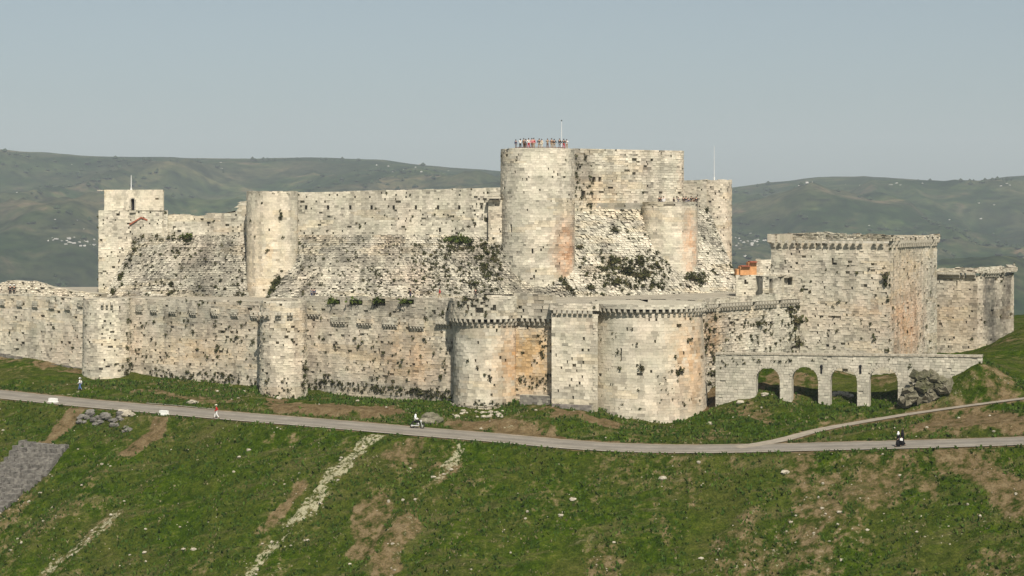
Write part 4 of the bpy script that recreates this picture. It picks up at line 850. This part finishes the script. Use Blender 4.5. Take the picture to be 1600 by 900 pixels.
# ---------------------------------------------------------------- rocks, stones and grass
def rockpile(name, label, spots, m, cat='rocks'):
    c0 = gp(*spots[0][:2]); r = thing(name, label, cat, tuple(c0))
    for px, py, s in spots: p = gp(px, py); MB().rock((p[0], p[1], p[2]+s*.15), (s, s*.8, s*.6)).make('boulder', m, r)
    return r
# rocky buttress under the right end of the aqueduct
T = thing('rock_outcrop', 'rough rocky outcrop under the right end of the aqueduct', 'rocks', P(1440, 620, 209)); M = MB()
for i in range(190):
    t = random.random(); px = 1410+72*t; top = np.interp(px, [1405, 1425, 1445, 1462, 1485], [628, 590, 574, 578, 600]); py = random.uniform(top+4, 632-22*t*t)
    q_ = random.uniform(.5, 1.25); M.box(P(px, py, 212.2-t*1.2+random.uniform(-.5, .5)), (q_, q_*random.uniform(.6, 1), q_*random.uniform(.35, .8)), rz=random.uniform(0, 3), tilt=(random.uniform(-.5, .5), random.uniform(-.7, .1)), jit=.14*q_)
M.make('rock_mass', ROCK, T)
rockpile('rock_outcrop', 'squat weathered rock beside the road right of the motorcycle', [(670, 655, 1.0), (677, 657, .9), (684, 659, .8), (663, 660, .7), (672, 662, .7)], ROCK)
rockpile('rubble_pile', 'white rubble heap in the grass seen through the third arch', [(1305, 617, .5), (1312, 617, .6), (1320, 618, .55), (1328, 620, .5), (1300, 620, .5)], CHALK)
rockpile('rock_outcrop', 'dark broken rock face just below the road at the left', [(128+i*7.5+random.uniform(-4, 4), 642+random.uniform(0, 20), random.uniform(.35, .8)) for i in range(10)]+[(125+i*3.6, 640+i*.9+random.uniform(0, 22), random.uniform(.3, .6)) for i in range(22)], GREYST)
rockpile('rubble_pile', 'pale slabs at the right end of the dark rock face below the road', [(190, 645, .6), (198, 647, .7), (206, 650, .5), (196, 652, .5)], CHALK)
rockpile('rubble_pile', 'loose pale rocks at the foot of the round tower with the corbel ring', [(712+random.random()*80, 647+random.uniform(-4, 8), random.uniform(.18, .5)) for i in range(22)], CHALK)
rockpile('rubble_pile', 'pale fallen blocks at the foot of the slender half round tower', [(425+i*5, 620+random.uniform(-3, 3), random.uniform(.3, .5)) for i in range(9)], CHALK)
rockpile('rubble_pile', 'small pale rocks at the roadside bank above the white lines', [(295, 630, .35), (300, 629, .5), (306, 631, .4)], CHALK)
for px, py, s, lb in [(1227, 739, .38, 'pale boulder in the grass below the road on the right'), (1036, 750, .42, 'pale boulder low on the slope under the big round tower'), (895, 785, .3, 'white boulder on the slope in the lower middle'), (1110, 663, .35, 'white stone right of the big round tower foot'), (1157, 630, .4, 'pale stone at the foot of the aqueduct left pier'), (1408, 632, .45, 'pale stone at the foot of the aqueduct right pier'), (876, 808, .25, 'small white stone on the lower middle slope'), (1195, 618, .4, 'pale stone between the first and second arch')]:
    p = gp(px, py); M = MB(); M.rock((0, 0, 0), (s*1.3, s, s*.7)); o = M.make('boulder', CHALK); o.location = (p[0], p[1], p[2]+s*.15); tag(o, lb, 'boulder')
# scattered small stones
def scatter(n_, x0, x1, y0, y1): return rng.uniform(x0, x1, n_), rng.uniform(y0, y1, n_)
sx, sy = scatter(52000, -92, 72, 172, 250)
d, s, _ = polydist(sx, sy, road_w); mkd = np.zeros(len(sx))
ti = np.clip(np.searchsorted(tc, sx/sy), 1, nc-1); di = np.clip(np.searchsorted(Dr, sy), 1, nr-1); mv = mk.reshape(nr, nc, 3)[di, ti]
pr = (mv[:, 1]*.16+mv[:, 0]*.014+.0022)*(s < 0)+(mv[:, 1]*.05+.003)*(s > 0)
ok = (d > 4.6) & (rng.random(len(sx)) < pr*1.5) & ((s < 0) | (d < 24)); sx, sy = sx[ok], sy[ok]; sz = ground_z(sx, sy)
M = MB()
for a, b_, c_ in zip(sx, sy, sz):
    s = .06+.20*random.random()**3; M.ball((a, b_, c_+s*.2), (s*random.uniform(.8, 1.5), s, s*.7), 5, 4, .25)
o = M.make('scattered_stones', CHALK); tag(o, 'small pale stones scattered over the grassy slope', 'stones', kind='stuff')
# grass tufts
def tufts(n_, name, m, hmin, hmax, seed, thr, lab):
    gx, gy = scatter(n_, -92, 72, 170, 252); d, s, _ = polydist(gx, gy, road_w); d2, _, _ = polydist(gx, gy, path_w)
    ti = np.clip(np.searchsorted(tc, gx/gy), 1, nc-1); di = np.clip(np.searchsorted(Dr, gy), 1, nr-1); mv = mk.reshape(nr, nc, 3)[di, ti]
    ok = (d > 3.1) & (d2 > 1.15) & (mv[:, 0] < .55) & (mv[:, 1] < .6) & ((s < 0) | (d < 22)) & (fbm(gx/3, gy/3, seed, 4) > thr)
    gx, gy = gx[ok], gy[ok]; gzv = ground_z(gx, gy); k = len(gx); V = np.zeros((k, 3, 4, 3)); h = rng.uniform(hmin, hmax, k)
    for j in range(3):
        a = rng.uniform(0, math.pi, k); wd = h*rng.uniform(.3, .8, k); lx, ly = rng.normal(size=(2, k))*.35*h
        for q_, (sx_, zz) in enumerate(((-1, -.05), (1, -.05), (.5, 1), (-.5, 1))):
            V[:, j, q_, 0] = gx+np.cos(a)*wd*sx_*.5+lx*(zz > 0); V[:, j, q_, 1] = gy+np.sin(a)*wd*sx_*.5+ly*(zz > 0); V[:, j, q_, 2] = gzv+h*zz*rng.uniform(.6, 1, k)
    V = V.reshape(-1, 3); o = mesh_obj(name, V, np.arange(len(V)).reshape(-1, 4), m); tag(o, lab, 'grass', kind='stuff')
GT, n, b = mat('grass_blades'); f1 = noise(n, .5, 6, .7); n.links.new(ramp(n, [(.3, (.018, .040, .005)), (.5, (.042, .080, .009)), (.68, (.09, .125, .02))], f1), b.inputs['Base Color'])
GD, n, b = mat('dry_grass'); f1 = noise(n, .5, 6, .7); n.links.new(ramp(n, [(.3, (.09, .08, .03)), (.5, (.16, .14, .065)), (.7, (.25, .22, .13))], f1), b.inputs['Base Color'])
tufts(60000, 'grass_tufts', GT, .12, .46, 61, .38, 'short green grass tufts over the slopes')
tufts(22000, 'dry_grass_tufts', GD, .10, .30, 77, .52, 'dry straw coloured grass among the green')
tufts(9000, 'dark_herbs', LEAF, .15, .5, 99, .60, 'dark leafy herbs in patches on the slope')

# stepped grey stone revetment on the lower left slope
T = thing('stone_revetment', 'grey stepped stone revetment on the slope at the lower left', 'retaining wall', tuple(gp(40, 760))); M = MB()
for i in range(15):
    t = i/14; yl = 697+112*t; xl = 38-100*t; xr = np.interp(t, [0, .35, 1], [106, 78, -10])
    a = gp(xl-4, yl); b_ = gp(xr, yl+6)
    nblk = max(4, int((b_[0]-a[0])/.7))
    for j in range(nblk):
        q_ = a+(b_-a)*(j+random.random()*.4)/nblk; zz = gz(q_[0], q_[1]); M.box((q_[0], q_[1], zz+.22+random.uniform(-.08, .10)), (random.uniform(.6, 1.0), .95, random.uniform(.8, .95)), rz=random.uniform(-.5, -.2), jit=.06)
M.make('stone_courses', GREYST, T)

# two white blocks beside the road
for px, py, wd, lb in ((83, 626, 1.25, 'white painted concrete block at the roadside, further left of the two'), (256, 646, 1.2, 'white painted concrete block at the roadside, nearer the walker in red')):
    p = gp(px, py+3); T = thing('roadside_block', lb, 'concrete block', tuple(p), -.5, 'white concrete blocks along the road')
    me = bpy.data.meshes.new('block'); bm = bmesh.new(); bmesh.ops.create_cube(bm, size=1); bmesh.ops.scale(bm, vec=(wd, .5, .55), verts=bm.verts); bmesh.ops.bevel(bm, geom=bm.edges[:], offset=.05, segments=2); bm.to_mesh(me); bm.free(); me.materials.append(WHITE)
    o = bpy.data.objects.new('block', me); C.objects.link(o); o.parent = T; o.location = (0, 0, .3)
    M = MB().box((0, 0, .04), (wd+.25, .7, .16)); o = M.make('base', WHITE); o.parent = T
# faint pale wear line along the road
wl = np.array([gp(px, py) for px, py in ((228, 631), (262, 633.5), (300, 637), (336, 641))]); wl[:, 2] += .07
tag(ribbon('worn_edge_line', resample(wl, .8), .16, KERB, .03), kind='structure')

# ---------------------------------------------------------------- people
SKIN = simple('skin', (.42, .26, .18), .6, .1); HAIR = simple('dark_hair', (.02, .015, .012), .6, .2)
CL = {k: simple('cloth_'+k, c_, .9, .12) for k, c_ in dict(white=(.72, .71, .68), black=(.012, .012, .014), navy=(.03, .04, .09), red=(.42, .02, .02), pink=(.55, .22, .24), brown=(.14, .08, .05), grey=(.2, .2, .21), blue=(.10, .16, .34), tan=(.34, .25, .16), cream=(.6, .54, .42)).items()}
def skin_mesh(name, J, E, Rd, sub=1):
    ks = list(J); me = bpy.data.meshes.new(name); me.from_pydata([J[k] for k in ks], [(ks.index(a), ks.index(b_)) for a, b_ in E], []); o = bpy.data.objects.new(name, me); C.objects.link(o)
    md = o.modifiers.new('s', 'SKIN'); 
    for i, k in enumerate(ks): me.skin_vertices[0].data[i].radius = (Rd[k], Rd[k]*(.72 if k in ('chest', 'belly', 'hip') else 1)); me.skin_vertices[0].data[i].use_root = i == 0
    s = o.modifiers.new('d', 'SUBSURF'); s.levels = sub; s.render_levels = sub
    dg = bpy.context.evaluated_depsgraph_get(); m2 = bpy.data.meshes.new_from_object(o.evaluated_get(dg)); m2.name = name; bpy.data.objects.remove(o); bpy.data.meshes.remove(me)
    m2.polygons.foreach_set('use_smooth', np.ones(len(m2.polygons), bool)); return m2
def pose(kind):
    J = dict(hip=(0, 0, .92), belly=(0, 0, 1.08), chest=(0, 0, 1.32), neck=(0, 0, 1.47), head=(0, -.02, 1.60), crown=(0, 0, 1.70))
    for s, q_ in ((-1, 'L'), (1, 'R')):
        J['hj'+q_] = (s*.09, 0, .88); J['kn'+q_] = (s*.11, -.02, .48); J['an'+q_] = (s*.12, .01, .08); J['to'+q_] = (s*.13, -.17, .04)
        J['sh'+q_] = (s*.19, 0, 1.40); J['el'+q_] = (s*.25, .02, 1.12); J['wr'+q_] = (s*.26, -.06, .88); J['ha'+q_] = (s*.26, -.09, .79)
    if kind == 'walk':
        J['knL'] = (-.10, -.17, .50); J['anL'] = (-.11, -.22, .09); J['toL'] = (-.12, -.39, .05); J['knR'] = (.10, .06, .48); J['anR'] = (.10, .32, .14); J['toR'] = (.10, .20, .03)
        J['elL'] = (-.24, .16, 1.14); J['wrL'] = (-.24, .14, .90); J['haL'] = (-.24, .10, .82); J['wrR'] = (.24, -.22, .96); J['haR'] = (.24, -.29, .90)
    if kind == 'arms':
        for s, q_ in ((-1, 'L'), (1, 'R')): J['el'+q_] = (s*.30, -.12, 1.20); J['wr'+q_] = (s*.12, -.30, 1.42); J['ha'+q_] = (s*.06, -.30, 1.50)
    if kind == 'hips':
        for s, q_ in ((-1, 'L'), (1, 'R')): J['el'+q_] = (s*.40, .06, 1.16); J['wr'+q_] = (s*.23, -.04, 1.00); J['ha'+q_] = (s*.16, -.09, .98); J['kn'+q_] = (s*.16, -.02, .48); J['an'+q_] = (s*.20, .01, .08); J['to'+q_] = (s*.22, -.15, .04)
    if kind == 'sit':
        dz = -.42
        for k in list(J):
            if k[:2] in ('kn', 'an', 'to'): continue
            x_, y_, z_ = J[k]; J[k] = (x_, y_-.12*(z_-.9), z_+dz)
        for s, q_ in ((-1, 'L'), (1, 'R')):
            J['kn'+q_] = (s*.17, -.42, .50); J['an'+q_] = (s*.16, -.30, .10); J['to'+q_] = (s*.17, -.46, .06)
            J['el'+q_] = (s*.27, -.20, .78); J['wr'+q_] = (s*.24, -.42, .72); J['ha'+q_] = (s*.22, -.50, .70)
    return J
ER = [('hip', 'belly'), ('belly', 'chest'), ('chest', 'neck'), ('neck', 'head'), ('head', 'crown')]
for q_ in 'LR': ER += [('hip', 'hj'+q_), ('hj'+q_, 'kn'+q_), ('kn'+q_, 'an'+q_), ('an'+q_, 'to'+q_), ('chest', 'sh'+q_), ('sh'+q_, 'el'+q_), ('el'+q_, 'wr'+q_), ('wr'+q_, 'ha'+q_)]
RD = dict(hip=.13, belly=.12, chest=.15, neck=.055, head=.10, crown=.07)
for q_ in 'LR': RD.update({'hj'+q_: .09, 'kn'+q_: .058, 'an'+q_: .042, 'to'+q_: .04, 'sh'+q_: .06, 'el'+q_: .042, 'wr'+q_: .03, 'ha'+q_: .036})
PM = {}
for kd in ('stand', 'walk', 'arms', 'hips', 'sit'):
    J = pose(kd); d_ = {}
    me = skin_mesh('body', J, ER, RD)
    bm = bmesh.new(); bm.from_mesh(me)                            # fingers and nose
    def prism(a, b_, r):
        a, b_ = Vector(a), Vector(b_); d = (b_-a).normalized(); t_ = d.orthogonal().normalized(); u_ = d.cross(t_)
        vs = [bm.verts.new(a+(t_*math.cos(k)+u_*math.sin(k))*r) for k in (0, 2.1, 4.2)]; tip = bm.verts.new(b_); bm.faces.new(vs[::-1])
        for k in range(3): bm.faces.new((vs[k], vs[(k+1) % 3], tip))
    for q_ in 'LR':
        ha = Vector(J['ha'+q_]); d = (ha-Vector(J['wr'+q_])).normalized(); sd_ = d.cross(Vector((0, 0, 1))).normalized() if abs(d.z) < .9 else Vector((0, 1, 0))
        for k in range(4): prism(ha+sd_*(k-1.5)*.02, ha+sd_*(k-1.5)*.024+d*(.085-.01*abs(k-1.2)), .01)
        prism(ha-d*.03+sd_*.03, ha+sd_*.07+d*.02, .012)
    hd = Vector(J['head']); prism(hd+Vector((0, -.08, -.02)), hd+Vector((0, -.13, -.02)), .02)
    bm.to_mesh(me); bm.free(); me.materials.append(SKIN); d_['body'] = me
    sub = {k: v for k, v in J.items() if k in ('hip', 'belly', 'chest') or k[:2] in ('sh', 'el', 'wr')}
    d_['shirt'] = skin_mesh('shirt', sub, [e for e in ER if e[0] in sub and e[1] in sub], {k: RD[k]+.025 for k in sub})
    sub = {k: v for k, v in J.items() if k == 'hip' or k[:2] in ('hj', 'kn', 'an')}
    d_['trousers'] = skin_mesh('trousers', sub, [e for e in ER if e[0] in sub and e[1] in sub], {k: RD[k]+.022 for k in sub})
    M = MB(); M.ball((J['head'][0], J['head'][1]+.035, J['head'][2]+.055), (.115, .125, .12)); d_['hair'] = M.make('hair', HAIR, smooth=True).data
    M = MB()
    for q_ in 'LR': a = J['an'+q_]; b_ = J['to'+q_]; M.box(((a[0]+b_[0])/2, (a[1]+b_[1])/2, b_[2]+.0), (.1, .28, .08))
    d_['shoes'] = M.make('shoes', BLACK).data
    M = MB(); M.ball((J['head'][0], J['head'][1]+.03, J['head'][2]+.03), (.13, .14, .16)); M.tube((J['chest'][0], J['chest'][1], J['chest'][2]+.02), (J['head'][0], J['head'][1]+.03, J['head'][2]), .19, .12, 10); d_['headscarf'] = M.make('headscarf', HAIR, smooth=True).data
    M = MB(); M.tube((0, 0, .10), (0, 0, .95), .25, .17, 12); M.tube((0, 0, .95), (0, 0, 1.42), .18, .17, 12); d_['robe'] = M.make('robe', HAIR, smooth=True).data
    for o_ in [o_ for o_ in bpy.data.objects if o_.name.split('.')[0] in ('hair', 'shoes', 'headscarf', 'robe') and o_.type == 'MESH' and o_.parent is None]: bpy.data.objects.remove(o_)
    PM[kd] = d_
def person(loc, face, kd, label, shirt, trousers, group=None, h=1.0, hair='hair', robe=None, hat=None):
    r = thing('person', label, 'person', loc, face, group); r.scale = (h, h, h); d_ = PM[kd]
    lst = [('body', SKIN), ('shoes', BLACK)]
    lst += [('shirt', CL[shirt]), ('trousers', CL[trousers])]
    if robe: lst.append(('robe', CL[robe]))
    lst.append((hair, HAIR if hair == 'hair' else CL[hat or 'black']))
    for k, m_ in lst:
        o = bpy.data.objects.new(k, d_[k]); C.objects.link(o); o.parent = r
        if not o.data.materials: o.data.materials.append(m_)
        o.material_slots[0].link = 'OBJECT'; o.material_slots[0].material = m_
    if hat and hair == 'hair':
        J = pose(kd); M = MB(); M.tube((J['head'][0], J['head'][1], J['head'][2]+.09), (J['head'][0], J['head'][1], J['head'][2]+.11), .22, .21, 12); M.ball((J['head'][0], J['head'][1], J['head'][2]+.12), (.12, .12, .09)); o = M.make('hat', CL[hat]); o.parent = r
    return r
R = math.radians
g1 = 'people standing along the top of the tallest tower'
top_people = [(806, 'stand', 'navy', 'grey', 'leftmost of the people on the tallest tower, navy top'), (813, 'arms', 'white', 'black', 'white shirted person second from the left on the tallest tower'), (818.5, 'stand', 'brown', 'brown', 'person in brown third from the left on the tallest tower'),
    (821.5, 'arms', 'grey', 'brown', 'grey topped person close beside the one in brown, tallest tower'), (826, 'hips', 'white', 'red', 'white top and red trousers on the tallest tower'), (831, 'stand', 'pink', 'brown', 'person in pink left of centre on the tallest tower'), (834, 'stand', 'red', 'tan', 'person in a red top left of centre on the tallest tower'),
    (842.5, 'hips', 'black', 'tan', 'person in a black top with hands on hips in the middle of the tallest tower'), (846.5, 'stand', 'cream', 'cream', 'person in cream in the middle of the tallest tower'), (855.5, 'arms', 'tan', 'brown', 'person in tan right of centre on the tallest tower'), (862, 'stand', 'brown', 'tan', 'person in brown left of the person in black with tan trousers'),
    (866, 'hips', 'black', 'tan', 'black topped person right of centre on the tallest tower'), (874.5, 'stand', 'black', 'grey', 'person in black just left of the antenna on the tallest tower'), (881, 'hips', 'black', 'red', 'black top and red trousers near the right end of the tallest tower'), (885.5, 'arms', 'white', 'tan', 'rightmost of the people on the tallest tower, white top')]
for px, kd, a, b_, lb in top_people:
    t = (px-840)/2700*286; D = 290-math.sqrt(max(0, 5.3**2-t*t))+random.uniform(0, .5); person((*XY(px, D), 11.39), R(random.uniform(-40, 40)+(180 if random.random() < .3 else 0)), kd, lb, a, b_, g1, random.uniform(.88, 1.0))
g2 = 'people on the platform below the keep'
plat = [(963, 'sit', 'white', 'white', 'person in white sitting left on the grey parapet below the keep'), (969, 'stand', 'black', 'black', 'person in black standing left on the platform below the keep'), (1030, 'stand', 'black', 'black', 'left one of the pair in black on the platform'), (1033, 'hips', 'black', 'navy', 'right one of the pair in black on the platform'), (1037, 'stand', 'white', 'white', 'person in white right of the pair in black on the platform'),
    (1053, 'stand', 'black', 'black', 'lone person in black on the round part of the platform'), (1060, 'arms', 'grey', 'navy', 'person in grey left of the dark group on the platform'), (1068, 'stand', 'black', 'black', 'first of the dark group at the right end of the platform'), (1072, 'hips', 'black', 'grey', 'second of the dark group at the right end of the platform'),
    (1076, 'stand', 'navy', 'black', 'third of the dark group at the right end of the platform, in navy'), (1080, 'arms', 'black', 'brown', 'fourth of the dark group at the right end of the platform'), (1084, 'stand', 'brown', 'black', 'fifth of the dark group at the right end of the platform, in brown'), (1088, 'stand', 'black', 'black', 'rightmost of the dark group at the end of the platform')]
for px, kd, a, b_, lb in plat:
    if px < 1000: D = 298.9 if px < 966 else 299.2
    else: D = 300.3 if px < 1082 else 301.6
    z = 1.99 if px > 1000 else 1.76
    if px < 1000: x_ = (px-800)/F*D; t = (x_+3.1)/38; D = float(g3t(t)[1])+.6
    person((*XY(px, D), z), R(random.uniform(-60, 60)), kd, lb, a, b_, g2, random.uniform(.85, 1.0))
for px, D, kd, a, b_, lb, kw in ((641, 276, 'stand', 'black', 'navy', 'person in dark clothes on the terrace left of the one in red', {}), (687, 276, 'walk', 'red', 'tan', 'person in red walking on the terrace below the central slope', {}), (487, 276, 'hips', 'grey', 'navy', 'person in grey on the terrace at the left of the central slope', {}), (491, 276.5, 'stand', 'navy', 'black', 'person in navy beside the one in grey on the terrace', {}), (743, 276, 'stand', 'black', 'black', 'person in black on the terrace above the ruined turret', {})):
    person((*XY(px, D), -12.98), R(random.uniform(-90, 90)), kd, lb, a, b_, 'people walking on the terrace', .98)
for px, a, lb in ((16, 'black', 'left one of two white capped people behind the far left wall'), (22, 'black', 'right one of two white capped people behind the far left wall')):
    person((*XY(px, 272), -13.5+1.2), R(20), 'stand', lb, a, a, 'two people behind the far left wall', 1.0, hat='white')
def on_road(px, py): p = gp(px, py); return (p[0], p[1], p[2]+.07)
person(on_road(338, 655), R(-80), 'walk', 'walker in a red shirt, white trousers and straw hat on the road', 'red', 'white', h=1.02, hat='cream')
person(on_road(1403.5, 699), R(-60), 'walk', 'woman in a black robe and white headscarf walking on the right of the road', 'black', 'black', 'two women walking together', h=.97, hair='headscarf', robe='black', hat='white')
person(on_road(1410, 698), R(-70), 'walk', 'woman in a black robe and black headscarf walking on the right of the road', 'black', 'black', 'two women walking together', h=1.03, hair='headscarf', robe='black', hat='black')
o = MB().box((0, 0, 0), (.3, .12, .26), jit=.02).make('handbag', CL['white']); p = on_road(1406.8, 699); o.location = (p[0], p[1]-.45, p[2]+.85); tag(o, 'small white bag carried between the two women in black', 'bag')
p = gp(125, 611); person((p[0], p[1], p[2]+.02), R(-100), 'walk', 'walker in white top and blue trousers on the small footpath at the left', 'white', 'blue', h=1.0, hat='white')

# ---------------------------------------------------------------- motorcycle and rider
p = on_road(652, 670); B = thing('motorcycle', 'black motorcycle with its rider on the road in front of the brown mound', 'motorcycle', p, R(-14))
for x_ in (-.66, .66):
    wm = MB().torus((x_, 0, .31), .26, .055).make('wheel', BLACK, None, True); wm.parent = B
    M = MB()
    for k in range(8): a = k*math.pi/4; M.tube((x_, 0, .31), (x_+.24*math.cos(a), 0, .31+.24*math.sin(a)), .012, n=5)
    M.tube((x_, -.06, .31), (x_, .06, .31), .05); o = M.make('rim', METAL); o.parent = wm
for nm, m_, fn in (('frame', BLACK, lambda M: M.tube((-.66, .08, .31), (-.1, .08, .38), .03).tube((-.66, -.08, .31), (-.1, -.08, .38), .03).tube((-.1, 0, .36), (.42, 0, .82), .035).tube((-.35, 0, .70), (-.1, 0, .36), .03).tube((-.35, 0, .70), (.42, 0, .80), .03)),
                   ('fuel_tank', CL['black'], lambda M: M.ball((.16, 0, .82), (.30, .15, .14), 12, 8)), ('seat', BLACK, lambda M: M.box((-.34, 0, .79), (.66, .25, .11), jit=.01)),
                   ('engine', METAL, lambda M: M.box((.06, 0, .44), (.34, .26, .28)).tube((.1, 0, .5), (.18, 0, .7), .1)), ('exhaust', METAL, lambda M: M.tube((.15, -.16, .34), (-.75, -.18, .32), .045)),
                   ('fork', METAL, lambda M: M.tube((.66, .08, .31), (.44, .08, .92), .025).tube((.66, -.08, .31), (.44, -.08, .92), .025)), ('handlebar', METAL, lambda M: M.tube((.42, -.36, 1.02), (.42, .36, 1.02), .02).tube((.44, 0, .9), (.42, 0, 1.02), .025)),
                   ('headlight', CL['white'], lambda M: M.tube((.48, 0, .9), (.58, 0, .9), .09, .1)), ('mudguard', BLACK, lambda M: M.box((-.72, 0, .66), (.3, .14, .03), tilt=(0, .35)).box((.68, 0, .63), (.3, .12, .03), tilt=(0, .3)))):
    o = fn(MB()).make(nm, m_); o.parent = B
rl = Matrix.Rotation(R(-14), 3, 'Z') @ Vector((-.30, 0, 0))
person((p[0]+rl.x, p[1]+rl.y, p[2]+.42), R(90-14), 'sit', 'motorcyclist in a white shirt and black trousers riding on the road', 'white', 'black', h=1.0, hair='headscarf', hat='white')

# ---------------------------------------------------------------- far country: houses and trees
HW = simple('house_wall', (.50, .48, .44), .9, .2, .05); HG = simple('house_grey', (.36, .33, .29), .9, .2, .05); HR = simple('flat_roof', (.42, .40, .36), .9, .2, .05); HD = simple('dark_window', (.03, .03, .04), .4, .2)
hbase = []
for wd, dp, ht in ((9, 8, 6.5), (14, 9, 9), (7, 7, 4), (11, 8, 5)):
    M = MB().box((0, 0, ht/2), (wd, dp, ht)); a = M.make('walls', HW); M = MB().box((0, 0, ht+.15), (wd+.6, dp+.6, .3)).box((wd*.2, 0, ht+1), (wd*.3, dp*.4, 1.6)); b_ = M.make('roof', HR)
    M = MB()
    for i in range(int(wd/3)):
        for j in range(max(1, int(ht/3))): M.box((-wd/2+1.6+i*3, -dp/2, 1.7+j*3), (1.1, .1, 1.3))
    c_ = M.make('windows', HD); c_['kind'] = 'stuff'; hbase.append((a.data, b_.data, c_.data)); [bpy.data.objects.remove(q_) for q_ in (a, b_, c_)]
def far_point(px, py):
    D = np.geomspace(600, 4300, 900); x_ = (px-800)/F*D; g_ = ground_z(x_, D); k = np.argmax(g_ > (HY-py)/F*D)
    if k == 0: k = int(np.argmax((g_)/D))
    return x_[k], D[k], g_[k]
def house(px, py, lab, grp, s=1):
    x_, y_, z_ = far_point(px, py); a, b_, c_ = random.choice(hbase); r = thing('house', lab, 'house', (x_, y_, z_-1), random.uniform(-.6, .6), grp); s *= .38; r.scale = (s*random.uniform(.8, 1.6), s, s*random.uniform(.6, 1.1))
    for nm, me in (('walls', a), ('roof', b_)): o = bpy.data.objects.new(nm, me); C.objects.link(o); o.parent = r
    if grp.startswith('white') and random.random() < .35: r.children[0].material_slots[0].link = 'OBJECT'; r.children[0].material_slots[0].material = HG
for i in range(34): t = random.random(); house(75+85*t, 377+random.gauss(0, 4.0)+(t-.5)*6, 'tiny white house in the village on the far left hillside', 'white village on the left hillside', random.uniform(.5, .95))
for i in range(40): t = random.random(); house(1146+62*t, 378+random.gauss(0, 7), 'tiny pale house in the village on the hillside between keep and square tower', 'white village on the right hillside', random.uniform(.5, 1.0))
for i in range(14): house(random.choice([340, 352, 600, 620, 640, 655, 690, 715])+random.uniform(-12, 12), random.choice([249, 251, 256, 262])+random.uniform(3, 8), 'pale house near the top of the left ridge', 'scattered houses on the left ridge', random.uniform(.6, 1.0))
for i in range(12): house(random.choice([1320, 1390, 1420, 1560, 1250])+random.uniform(-30, 30), 279+random.uniform(4, 12), 'pale house near the top of the right ridge', 'scattered houses on the right ridge', random.uniform(.6, 1.0))
for i in range(9): house(random.uniform(0, 150), random.uniform(255, 440), 'lone pale house among the fields of the left hillside', 'lone houses on the left hillside', random.uniform(.4, .7))
for i in range(10): house(random.uniform(1160, 1600), random.uniform(300, 420), 'lone pale house among the fields of the right hillside', 'lone houses on the right hillside', random.uniform(.5, .8))
ords = 'first second third fourth fifth sixth seventh eighth ninth tenth eleventh twelfth thirteenth fourteenth fifteenth sixteenth seventeenth eighteenth nineteenth twentieth'.split(); ords += ['twenty-'+o_ for o_ in ords[:9]]
for grp, base_l in (('scattered houses on the left ridge', 'pale house near the top of the left ridge'), ('scattered houses on the right ridge', 'pale house near the top of the right ridge'), ('lone houses on the left hillside', 'lone pale house in the left hillside fields'), ('lone houses on the right hillside', 'lone pale house in the right hillside fields')):
    hs_ = sorted([o_ for o_ in C.objects if o_.get('group') == grp], key=lambda o_: o_.location.x/o_.location.y)
    for k_, o_ in enumerate(hs_): o_['label'] = base_l+', '+ords[k_]+' from the left'
VT = []; FT = []; n_ = 3600; D_ = np.sqrt(rng.uniform(1000**2, 4100**2, n_)); tt = rng.uniform(-.36, .36, n_); xx = tt*D_; den = fbm(xx/260, D_/260, 55, 4); ok = (den > .53); xx, D_ = xx[ok], D_[ok]; zz = ground_z(xx, D_)
base = np.array([(math.cos(a), math.sin(a), 0) for a in np.arange(6)*math.pi/3]+[(0, 0, .9), (0, 0, -.5)])
tri = np.array([(i, (i+1) % 6, 6) for i in range(6)]+[((i+1) % 6, i, 7) for i in range(6)]); k = len(xx); rr_ = rng.uniform(2.5, 7, k)
VT = np.stack([xx, D_, zz+rr_*.4], 1)[:, None]+base[None]*(rr_[:, None, None]*rng.uniform(.7, 1.3, (k, 8, 1))); FT = (np.arange(k)[:, None, None]*8+tri[None]).reshape(-1, 3)
TR = simple('far_foliage', (.022, .035, .014), 1, .4, .02); o = mesh_obj('far_trees', VT.reshape(-1, 3), FT, TR); tag(o, 'dark trees and scrub dotted over the distant hillsides', 'woods', kind='stuff')

# ---------------------------------------------------------------- haze
me = MB().box((0, 5200, 60), (30000, 11600, 900)); 
HZ = bpy.data.materials.new('haze_air'); HZ.use_nodes = True; n = HZ.node_tree; n.nodes.clear(); ou = n.nodes.new('ShaderNodeOutputMaterial'); pv = n.nodes.new('ShaderNodeVolumePrincipled')
pv.inputs['Color'].default_value = (.80, .89, .97, 1); pv.inputs['Density'].default_value = .000115; pv.inputs['Anisotropy'].default_value = .0; n.links.new(pv.outputs[0], ou.inputs['Volume'])
hz = me.make('haze', HZ); tag(hz, 'pale blue haze over the distant hills', 'haze', kind='stuff')
